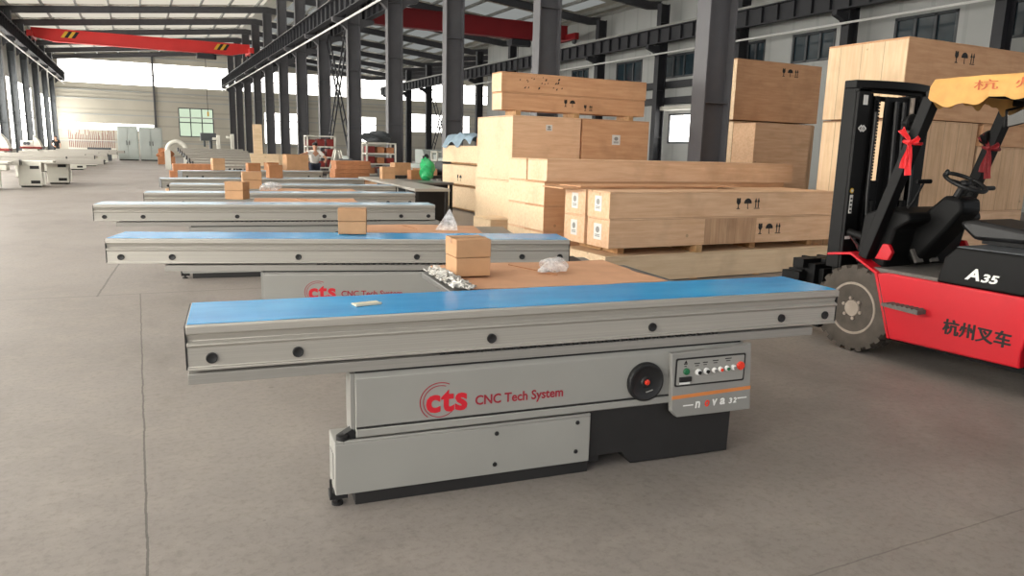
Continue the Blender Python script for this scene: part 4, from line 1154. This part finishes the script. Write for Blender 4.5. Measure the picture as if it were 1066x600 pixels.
# side tables running away from the camera, to the right of the saws
table_on_legs('saw_extension_table', 'long light grey extension table left of the black cabinet table', 'table', (4.42, 12.6, 0), -.07, .66, 5.2, .88, 'alu', .05)
table_on_legs('saw_extension_table', 'short grey table with black cabinet carrying the green bag', 'table', (5.42, 15.3, 0), 0, .86, 1.9, .86, 'cast', .05, (.02, .74, .05, .8, 'black_skirt'))
g = thing('plastic_bag', 'green plastic bag standing on the short grey table', 'bag', (6.08, 16.45, .861))
m = MB(); m.blob((0, 0, .24), (.15, .13, .26), 4, .28, 3, flat=0); m.blob((-.04, -.07, .11), (.12, .10, .13), 9, .3, 3, flat=0); m.build('bag_body', 'green_bag', g)
m = MB(); m.blob((-.04, 0, .51), (.07, .06, .09), 5, .4, 2); m.build('dark_top', 'black', g)
m = MB(); m.box(0, .42, 0, .3, 0, .22); o = m.build('cardboard_box', 'card_dark', None, (5.8, 16.8, .861), bevel=.005); tag(o, 'low brown box behind the green bag', 'box')
carton((5.15, 16.6, .882), -.05, .30, .26, .27, 'square carton at the far end of the long extension table', group='cartons in the middle distance')
carton((4.98, 15.4, .882), -.05, .01, .01, .01, 'x') if False else None
# tarpaulin and boxes on the wide crates
m = MB(); rnd = random.Random(2)
m.sheet([(0, 0, 0), (.9, 0, 0), (.9, 1.9, 0), (0, 1.9, 0)], 14, 24, lambda u, v: (-.06*max(0, 1-u*5), 0, .10+.11*math.sin(5*u+6*v)*math.sin(9*v)+.05*math.sin(17*u+11*v)-.18*max(0, 1-u*9)), .01)
o = m.build('tarpaulin', 'blue_tarp', None, (7.52, 17.15, 1.80), smooth=1); tag(o, 'crumpled grey-blue tarpaulin on top of the wide crates', 'tarpaulin')
for i, (x, y, w_, h_, mat, lab) in enumerate(((7.55, 16.1, .5, .26, 'card_dark', 'brown box on top of the wide crates, nearest the big stack'), (7.6, 16.75, .34, .2, 'wood_brown', 'small brown box next to the tarpaulin on the wide crates'))):
    m = MB(); m.box(0, w_, 0, w_*.9, 0, h_); o = m.build('cardboard_box', mat, None, (x, y, 1.692), bevel=.004); tag(o, lab, 'box')

# workbenches with cartons, boards and racks
table_on_legs('workbench', 'grey workbench carrying a large carton, in front of the person in white', 'workbench', (3.4, 25.3, 0), .0, 3.6, .9, .74, 'cast', .08)
carton((4.78, 25.75, .742), .05, .72, .6, .54, 'large brown carton on the workbench beside the person in white', 'card_box', False, group='cartons in the middle distance')
carton((3.98, 25.7, .742), .2, .38, .36, .26, 'small brown carton left of the large carton on the workbench', 'card_dark', False, group='cartons in the middle distance')
ord5 = ['bottom', 'second from the bottom', 'middle', 'second from the top', 'top']
for k in range(5):
    m = MB(); m.box(0, 1.1, 0, .8, 0, .125)
    for x in (.3, .7): m.box(x, x+.012, -.004, .8, .02, .128)
    o = m.build('flat_carton', 'wood_brown', None, (5.55+random.uniform(-.05, .05), 23.2+random.uniform(-.04, .04),   .501+.129*k), (0, 0, random.uniform(-.04, .04)), bevel=.004)
    tag(o, 'folded brown carton lying in the flat pile behind the saws, %s' % ord5[k], 'cardboard', 'flat pile of brown cartons')
m = MB()
for y in (0, .4, .8): m.box(0, 1.3, y, y+.1, 0, .36)
for k in range(7): m.box(.0+.2*k, .12+.2*k, 0, .9, .36, .40)
m.box(0, 1.3, 0, .9, .40, .498)
o = m.build('pallet', 'ply', None, (5.55, 23.2, 0), smooth=0); tag(o, 'timber pallet under the flat pile of brown cartons', 'pallet')
table_on_legs('workbench', 'dark workbench with a carton at the foot of the middle columns', 'workbench', (6.6, 20.6, 0), .0, 1.9, 1.0, .80, 'black_skirt', .08)
carton((6.95, 21.1, .802), .05, .5, .4, .36, 'carton on the dark workbench near the middle columns', 'card_box', False, group='cartons in the middle distance')
m = MB(); m.box(0, .6, 0, .5, 0, .2); o = m.build('cardboard_box', 'card', None, (7.4, 20.8, .802), bevel=.005); tag(o, 'low pale box on the dark workbench near the middle columns', 'box')

def rack(loc, w, h, rows, cols, label, panel, seed):
    r = thing('storage_rack', label, 'rack', loc, 0, 'painted storage racks')
    m = MB()
    for x in (0, w):
        for y in (0, .6): m.box(x-.03, x+.03, y-.03, y+.03, 0, h)
    for k in range(rows+1):
        z = h*(.35+.65*k/rows)-.02; m.box(-.03, w+.03, -.03, .63, z-.025, z+.025)
    m.build('rack_frame', 'off_white', r, bevel=.003)
    rnd = random.Random(seed)
    for j in range(rows):
        for i in range(cols):
            z = h*(.35+.65*j/rows); m = MB(); a = w*i/cols+.05; b = w*(i+1)/cols-.05; m.box(a, b, .05, .55, z+.006, z+h*.65/rows*rnd.uniform(.5, .8)); m.build('bin', panel[rnd.randrange(len(panel))], r, bevel=.006)
    return r
rack((6.35, 31.5, 0), 1.15, 2.0, 3, 3, 'white framed rack with oxide red bins behind the person in white', ['rack_red', 'rack_red', 'wood_brown'], 1)
rack((7.6, 27.0, 0), 1.1, 1.75, 3, 3, 'white framed rack with mixed red and brown bins beside the middle column', ['rack_red', 'wood_brown', 'card', 'rack_red'], 3)
rack((10.0, 26.0, 0), 1.3, 1.5, 3, 4, 'rack of red and grey bins just right of the middle columns', ['rack_red', 'cabinet_grey', 'rack_red', 'label'], 5)
m = MB(); m.blob((0, 0, .16), (.5, .3, .22), 3, .35, 3, flat=0); o = m.build('tarpaulin', 'frame', None, (8.1, 27.3, 1.78)); tag(o, 'dark crumpled sheet on top of the mixed rack', 'tarpaulin')
# white tilted A-frame
f = thing('trestle_frame', 'white A-shaped trestle frame next to the person in white', 'trestle', (6.45, 26.6, 0))
for s in (-1, 1):
    m = MB(); m.bar((s*.42, -.2, 0), (s*.08, 0, 1.45), .07, .05); m.bar((s*.42, .5, 0), (s*.08, .3, 1.45), .07, .05); m.build('frame_side', 'off_white', f)
m = MB()
for z in (.4, .9, 1.35): m.box(-.4+.24*z, .4-.24*z, 0, .05, z-.03, z+.03)
m.build('rungs', 'off_white', f)
# tan boards and light boards near the middle columns
m = MB(); m.box(-.16, .16, 0, .03, 0, 2.3); o = m.build('timber_board', 'ply_light', None, (3.95, 28.3, 0), (-.05, 0, 0), smooth=0); tag(o, 'upright pale timber board standing behind the workbench', 'board')
for k, (x, ang) in enumerate(((4.2, .5), (4.55, .62))):
    m = MB(); m.box(-.5, .5, 0, .03, 0, 1.4); o = m.build('timber_board', 'ply_light', None, (x, 27.4+k*.2, .02), (-.5, 0, ang*.3), smooth=0); tag(o, ['tilted pale board behind the small carton on the workbench', 'tilted pale board behind the large carton on the workbench'][k], 'board')

# motors and small units on a bench behind the beams
table_on_legs('workbench', 'low grey bench holding dark motors, left of the upright timber board', 'workbench', (2.3, 24.3, 0), .0, 1.2, .7, .70, 'cabinet_grey', .08) if False else None
def motor(loc, rz, label):
    r = thing('electric_motor', label, 'motor', loc, rz, 'dark motors standing behind the saws')
    m = MB(); m.cyl((-.22, 0, .26), (.22, 0, .26), .17, 16); m.cyl((.22, 0, .26), (.30, 0, .26), .12, 14); m.build('motor_body', 'frame', r)
    m = MB(); m.box(-.15, .15, -.16, .16, 0, .1); m.build('foot', 'black_skirt', r)
    m = MB(); m.box(-.1, .1, -.08, .08, .40, .52); m.build('terminal_box', 'cabinet_grey', r, bevel=.01)
motor((6.5, 25.75, .742), -.4, 'dark motor at the right end of the workbench by the person in white')
motor((8.3, 21.2, .802), .8, 'dark motor on the dark workbench near the middle columns')
def pallet_load(loc, w, d, label, mats):
    r = thing('loaded_pallet', label, 'pallet', loc, 0, 'pallets of parts around the middle columns')
    m = MB(); m.box(0, w, 0, d, .09, .13)
    for y in (0, d*.45, d-.1): m.box(0, w, y, y+.1, 0, .09)
    m.build('pallet_deck', 'ply', r, smooth=0)
    rnd = random.Random(int(loc[0]*10)); x = .03
    while x < w-.25:
        s_ = rnd.uniform(.2, .34); h_ = rnd.uniform(.5, 1.15); m = MB(); m.box(x, x+s_, .05, d-.05, .131, h_); m.build('part_bundle', mats[rnd.randrange(len(mats))], r, bevel=.01); x += s_+.02
pallet_load((5.0, 29.6, 0), 1.3, .9, 'pallet of grey and red bundles left of the oxide red rack', ['rack_red', 'off_white', 'frame', 'cabinet_grey'])
pallet_load((7.2, 23.6, 0), 1.2, .9, 'pallet of brown and dark bundles right of the flat carton pile', ['card_dark', 'frame', 'off_white', 'wood_brown'])
pallet_load((10.2, 22.4, 0), 1.5, .9, 'pallet of red and white bundles right of the nearest free column', ['rack_red', 'off_white', 'crane_dark_red', 'frame'])
# machines beyond the middle columns
def machine_cabinet(loc, w, d, h, mat, label, group='grey machines beyond the middle columns'):
    r = thing('machine_cabinet', label, 'machine', loc, 0, group)
    m = MB(); m.box(0, w, 0, d, .05, h*.62); m.prism([(0, h*.62), (0, h*.8), (d*.25, h), (d, h), (d, h*.62)], 'x', w*.1, w*.9); m.build('housing', mat, r, bevel=.02)
    m = MB(); m.box(w*.2, w*.55, -.012, .01, h*.2, h*.5); m.build('door', 'grey_paint2', r, bevel=.004)
    m = MB(); m.box(w*.65, w*.8, -.02, .01, h*.4, h*.55); m.build('vent', 'black', r)
    m = MB(); m.box(.05, w-.05, .05, d-.05, 0, .05); m.build('plinth', 'black_skirt', r)
    return r
machine_cabinet((10.3, 28.8, 0), 2.2, 1.2, 1.55, 'cabinet_grey', 'grey machine housing right of the rack of red and grey bins')
machine_cabinet((12.8, 33.0, 0), 2.6, 1.2, 1.5, 'cabinet_grey', 'grey machine housing farthest right beyond the middle columns')
machine_cabinet((9.6, 37.5, 0), 2.2, 1.2, 1.6, 'grey_paint2', 'grey machine housing behind the laced brace')
# big cabinets by the far wall
def tall_cabinet(loc, w, d, h, label):
    r = thing('tall_cabinet', label, 'cabinet', loc, 0, 'tall grey cabinets in the far aisle')
    m = MB(); m.box(0, w, 0, d, .08, h); m.build('cabinet_body', 'cabinet_grey', r, bevel=.02)
    for k in (0, 1):
        x0 = w*(.04+.48*k); m = MB(); m.box(x0, x0+w*.44, -.03, 0, .2, h-.1); dr = m.build('door', 'cabinet_grey', r, bevel=.01)
        m = MB(); m.box(x0+(w*.38 if k == 0 else w*.03), x0+(w*.41 if k == 0 else w*.06), -.07, -.03, h*.45, h*.58); m.build('handle', 'black', dr)
    m = MB(); m.box(.05, w-.05, .05, d-.05, 0, .08); m.build('plinth', 'black_skirt', r)
tall_cabinet((-1.35, 68.5, 0), 1.5, 1.4, 2.75, 'tall pale grey cabinet in the far aisle, left one')
tall_cabinet((.25, 68.2, 0), 1.7, 1.4, 2.7, 'tall grey-green cabinet in the far aisle, right one')
m = MB(); m.box(0, 1.6, 0, 1.2, 0, 1.0); m.box(.1, 1.5, -.02, 0, .3, .8); o = m.build('dark_bin', 'frame', None, (-3.4, 66, 0), bevel=.02); tag(o, 'dark grey bin on the far floor left of the tall cabinets', 'bin')
m = MB(); m.box(0, 1.1, 0, .9, .0, .55); m.blob((.5, .4, .7), (.45, .35, .4), 4, .3, 3, flat=.5); o = m.build('loaded_pallet', 'wood_brown', None, (1.3, 58, 0)); tag(o, 'small brown heap right of the tall cabinets', 'pallet')
# ring-shaped duct and arm stands over the beams
r = thing('curved_duct', 'pale arched duct standing behind the aluminium beams', 'duct', (2.1, 48, 0))
m = MB(); m.tube([(.5*math.cos(a), 0, 1.1+.5*math.sin(a)) for a in [PI*k/16 for k in range(17)]], .13, 12); m.build('arch', 'off_white', r)
for s_ in (-.5, .5):
    m = MB(); m.box(s_-.15, s_+.15, -.15, .15, 0, 1.1); m.build('stand', 'off_white', r)
for k in range(3):
    m = MB(); m.box(0, 2.6, 0, 1.0, 0, .28); 
    for x in (.5, 1.2, 1.9): m.box(x, x+.02, -.006, 1.0, .02, .284)
    o = m.build('flat_carton', 'wood_brown', None, (.75+.1*k, 24.6, .302+.285*k), bevel=.006); o.scale = (.5, .6, .75); o.location.z = .302+.214*k
    tag(o, 'long brown carton lying at the left end of the aluminium beams, %s' % ['bottom', 'middle', 'top'][k], 'cardboard', 'long brown cartons by the beams')
m = MB(); m.box(0, 1.5, 0, .6, 0, .3); o = m.build('pallet', 'ply', None, (.72, 24.6, 0), bevel=.01); tag(o, 'low timber base under the long brown cartons', 'pallet')
for k, (x, y, h_) in enumerate(((2.0, 43.5, 2.0), (2.8, 44.3, 2.1))):
    r = thing('machine_post', ['white upright machine post at the right end of the beams, left one', 'white upright machine post at the right end of the beams, right one'][k], 'post', (x+2.0, y, 0), 0, 'white machine posts')
    m = MB(); m.box(-.09, .09, -.09, .09, 0, h_); m.build('post', 'off_white', r, bevel=.01)
    m = MB(); m.box(-.3, .1, -.06, .06, h_-.25, h_-.12); m.build('arm', 'off_white', r, bevel=.01)
    m = MB(); m.box(-.2, .2, -.2, .2, 0, .05); m.build('base_plate', 'black_skirt', r)
r = thing('pedestal_drill', 'dark machine on a stand in front of the far green window', 'machine', (3.9, 47, 0))
m = MB(); m.box(-.3, .3, -.3, .3, 0, .15); m.cyl((0, 0, .15), (0, 0, 2.0), .09, 12); m.build('stand', 'frame', r)
m = MB(); m.box(-.55, .3, -.2, .2, 1.7, 2.15); m.cyl((-.35, 0, 1.7), (-.35, 0, 1.35), .06, 10); m.build('head', 'frame', r, bevel=.03)
m = MB(); m.box(-.6, .2, -.25, .25, 1.0, 1.06); m.build('work_table', 'frame', r)

# ------------------------------------------------------------------ saw bodies waiting along the left windows
def left_saw(loc, label, mat, L, pos):
    r = thing('panel_saw', label, 'machine', loc, 0, 'white saw bodies on the left')
    m = MB(); m.box(0, .66, 0, 1.0, .05, .72); m.build('cabinet', mat, r, bevel=.012)
    for z in (.12, .60):
        m = MB(); m.box(.34, .60, -.006, .01, z, z+.10); m.build('vent_slot', 'black', r)
    m = MB(); m.box(.68, .76, -.0, .06, .1, .5); m.box(.66, .70, -.0, .05, .12, .5); m.build('hose_bracket', mat, r)
    m = MB(); m.box(.05, .6, .1, .9, 0, .05); m.build('plinth', 'black_skirt', r)
    m = MB(); m.prism([(-.35, .72), (-.36, .86), (-.36, .90), (.02, .90), (.02, .72)], 'x', pos, pos+L); b = m.build('sliding_beam', 'alu', r, bevel=.004)
    m = MB(); m.box(pos+L, pos+L+.03, -.35, .02, .73, .89); m.build('end_cap', 'black', b)
    m = MB(); m.box(-.5, 1.0, .06, 1.05, .80, .86); m.box(.0, .66, .06, 1.0, .72, .80); m.build('saw_table', 'off_white', r, bevel=.006)
    return r
left_saw((-2.9, 30.9, 0), 'white saw body, rightmost of the row by the left windows', 'off_white', 4.1, -2.3)
left_saw((-3.52, 28.9, 0), 'white saw body, left of the rightmost one by the left windows', 'off_white', 2.0, -1.9)
left_saw((-4.55, 27.2, 0), 'pale green saw body, at the left picture edge', 'pale_green', 1.6, -2.2)
nm = ['nearest', 'second', 'third', 'fourth', 'fifth', 'sixth', 'seventh', 'eighth', 'farthest']
src = None
for k in range(9):
    loc = (-4.4+.16*k+(.7 if k % 2 else 0), 35.5+3.3*k, 0); lab = 'white saw with long silver beam in the rear left rows, %s' % nm[k]
    if src is None: src = left_saw(loc, lab, 'off_white', 3.8, -2.0); src['group'] = 'saws in the rear left rows'
    else: dup(src, None, loc, None, lab)
# upright white machines in front of the left windows
def upright_machine(loc, label, s=1.):
    r = thing('upright_machine', label, 'machine', loc, 0, 'white upright machines by the left windows')
    m = MB(); m.box(-.6*s, .6*s, -.5, .5, 0, .95); m.box(-.7*s, .3*s, -.4, .4, 1.05, 2.05*s); m.prism([(.3*s, 1.05), (.95*s, 1.05), (.75*s, 1.45), (.3*s, 1.8)], 'y', -.4, .4); m.build('housing', 'off_white', r, bevel=.04)
    m = MB(); m.box(-.75*s, .9*s, -.55, .55, .95, 1.05); m.build('work_table', 'rack_red', r, bevel=.01)
    for x in (-.35, -.1):
        m = MB(); m.lathe([(0, 0), (.1, 0), (.1, .03), (0, .03)], (x*s, -.435, 1.8*s), 'y', 14); m.build('dial', 'frame', r)
    return r
upright_machine((-6.1, 44, 0), 'white upright machine in front of the left windows, nearer one', .6)
upright_machine((-6.0, 56, 0), 'white upright machine in front of the left windows, farther one', .7)
# rack of thin upright rods near the far wall
r = thing('rod_rack', 'rack of thin upright reddish rods near the far wall on the left', 'rack', (-5.2, 74, 0))
m = MB(); m.box(0, 3.6, 0, .6, 0, .9); m.box(0, 3.6, 0, .05, 1.5, 1.56); m.build('rack_base', 'off_white', r)
m = MB()
rnd = random.Random(8)
for k in range(26): x = .1+.135*k; m.cyl((x, .2, .9), (x+rnd.uniform(-.05, .05), .25, rnd.uniform(1.9, 2.5)), .025, 6)
m.build('rods', 'rack_red', r)

# ------------------------------------------------------------------ people
def skin_obj(name, mat, verts, edges, radii, parent, root=0, sub=2):
    b = bmesh.new(); L = b.verts.layers.skin.verify()
    vs = [b.verts.new(v) for v in verts]
    for v, rr in zip(vs, radii): v[L].radius = rr if isinstance(rr, tuple) else (rr, rr)
    vs[root][L].use_root = True
    for i, j in edges: b.edges.new((vs[i], vs[j]))
    me = bpy.data.meshes.new(name); b.to_mesh(me); b.free(); me.materials.append(M[mat])
    o = bpy.data.objects.new(name, me); COL.objects.link(o)
    o.modifiers.new('skin', 'SKIN').use_smooth_shade = True
    s = o.modifiers.new('sub', 'SUBSURF'); s.levels = s.render_levels = sub
    dg = bpy.context.evaluated_depsgraph_get(); dg.update()
    me2 = bpy.data.meshes.new_from_object(o.evaluated_get(dg)); o.modifiers.clear(); o.data = me2
    if parent: o.parent = parent
    return o
def person(loc, rz, label, shirt, trousers, arms, lean=0., h=1.7):
    k = h/1.7
    J = dict(pel=(0, 0, .92), wai=(0, -.02*0, 1.08), che=(0, -lean*.5, 1.30), nck=(0, -lean*.8, 1.45), hd0=(0, -lean-.01, 1.53), hd1=(0, -lean-.02, 1.62), hd2=(0, -lean-.01, 1.70),
             hl=(.09, 0, .90), hr=(-.09, 0, .90), kl=(.11, -.02, .49), kr=(-.11, -.02, .49), al=(.12, .03, .09), ar=(-.12, .03, .09), tl=(.13, -.13, .03), tr=(-.13, -.13, .03),
             sl=(.18, -lean*.7, 1.40), sr=(-.18, -lean*.7, 1.40))
    J['el'], J['wl'] = arms[0]; J['er'], J['wr'] = arms[1]
    for a, w in (('hl_', 'wl'), ('hr_', 'wr')): pass
    names = list(J); idx = {n: i for i, n in enumerate(names)}
    R = dict(pel=(.15, .11), wai=(.135, .10), che=(.16, .11), nck=.055, hd0=.07, hd1=(.078, .095), hd2=.06, hl=.09, hr=.09, kl=.058, kr=.058, al=.042, ar=.042, tl=.04, tr=.04, sl=.062, sr=.062, el=.044, er=.044, wl=.03, wr=.03)
    E = [('pel', 'wai'), ('wai', 'che'), ('che', 'nck'), ('nck', 'hd0'), ('hd0', 'hd1'), ('hd1', 'hd2'), ('pel', 'hl'), ('pel', 'hr'), ('hl', 'kl'), ('hr', 'kr'), ('kl', 'al'), ('kr', 'ar'), ('al', 'tl'), ('ar', 'tr'),
         ('che', 'sl'), ('che', 'sr'), ('sl', 'el'), ('sr', 'er'), ('el', 'wl'), ('er', 'wr')]
    verts = [J[n] for n in names]; rad = [R[n] for n in names]; edges = [(idx[a], idx[b]) for a, b in E]
    for s_, e_, w_ in ((1, 'el', 'wl'), (-1, 'er', 'wr')):       # palm, thumb and four fingers
        e, w = Vector(J[e_]), Vector(J[w_]); d = (w-e).normalized(); side = d.cross(Vector((0, 0, 1)));
        side = side.normalized() if side.length > .05 else Vector((1, 0, 0))
        palm = w+d*.07; verts.append(tuple(palm)); rad.append((.036, .02)); ip = len(verts)-1; edges.append((idx[w_], ip))
        for q, ln in ((-.03, .065), (-.01, .08), (.01, .075), (.03, .055)):
            a = palm+side*q+d*.03; b = a+d*ln*.6; c = b+d*ln*.35+Vector((0, 0, -.02))
            for p_ in (a, b, c): verts.append(tuple(p_)); rad.append(.0095)
            n0 = len(verts)-3; edges += [(ip, n0), (n0, n0+1), (n0+1, n0+2)]
        a = w+d*.03+side*.035*s_; b = a+d*.05+side*.02*s_
        for p_ in (a, b): verts.append(tuple(p_)); rad.append(.011)
        n0 = len(verts)-2; edges += [(idx[w_], n0), (n0, n0+1)]
    S = lambda vs: [tuple(c*k for c in v) for v in vs]
    body = skin_obj('person', 'skin', S(verts), edges, rad, None, 0)
    body.location = loc; body.rotation_euler = (0, 0, rz); tag(body, label, 'person')
    def part(name, mat, ns, es, grow, ends={}):
        vs = []; rd = []
        for n in ns:
            vs.append(ends.get(n, J[n])); r0 = R[n]; rd.append(tuple(x+grow for x in r0) if isinstance(r0, tuple) else r0+grow)
        ii = {n: i for i, n in enumerate(ns)}
        return skin_obj(name, mat, S(vs), [(ii[a], ii[b]) for a, b in es], rd, body, 0)
    mid = lambda a, b, t: tuple(Vector(J[a])*(1-t)+Vector(J[b])*t)
    part('shirt', shirt, ['pel', 'wai', 'che', 'sl', 'sr', 'el', 'er'], [('pel', 'wai'), ('wai', 'che'), ('che', 'sl'), ('che', 'sr'), ('sl', 'el'), ('sr', 'er')], .022, {'el': mid('sl', 'el', .7), 'er': mid('sr', 'er', .7)})
    part('trousers', trousers, ['pel', 'hl', 'hr', 'kl', 'kr', 'al', 'ar'], [('pel', 'hl'), ('pel', 'hr'), ('hl', 'kl'), ('hr', 'kr'), ('kl', 'al'), ('kr', 'ar')], .02)
    m = MB(); hc = Vector(J['hd1']); m.blob(hc+Vector((0, .018, .045)), (.088, .10, .085), 2, .06, 3); hr = m.build('hair', 'hair', body); hr.scale = (k, k, k)
    m = MB()
    for s_ in (-1, 1): m.blob(hc+Vector((s_*.03, -.092, .005)), (.012, .008, .008), 1, 0, 2)
    e = m.build('eyes', 'ink', body); e.scale = (k, k, k)
    m = MB(); m.blob(hc+Vector((0, -.102, -.02)), (.013, .018, .022), 1, 0, 2)
    for s_ in (-1, 1): m.blob(hc+Vector((s_*.083, .0, -.005)), (.012, .022, .03), 1, 0, 2)
    e = m.build('nose_and_ears', 'skin', body); e.scale = (k, k, k)
    m = MB(); m.blob(hc+Vector((0, -.09, -.062)), (.024, .008, .006), 1, 0, 2); e = m.build('mouth', 'rack_red', body); e.scale = (k, k, k)
    for s_, t_ in ((1, 'tl'), (-1, 'tr')):
        m = MB(); m.prism([(-.05, 0), (-.05+.1, 0), (.045, .06), (-.045, .06)], 'y', -.17, .10); sh = m.build('shoe', 'black', body, bevel=.02); sh.location = (s_*.125*k, 0, .0)
        sh.scale = (k, k, k)
    return body
person((5.62, 26.75, 0), 0.25, 'person in a white T-shirt reaching to the large carton on the workbench', 'shirt', 'navy_cloth',
       [((.36, -.22, 1.18), (.22, -.42, 1.10)), ((-.40, -.12, 1.34), (-.62, -.22, 1.30))], .06, 1.66)
person((-5.32, 64.6, 0), .4, 'person in dark clothes standing among the left columns, seen far away', 'dark_cloth', 'dark_cloth',
       [((.27, -.02, 1.12), (.20, -.2, 1.02)), ((-.27, -.02, 1.12), (-.2, -.2, 1.02))], .0, 1.78)
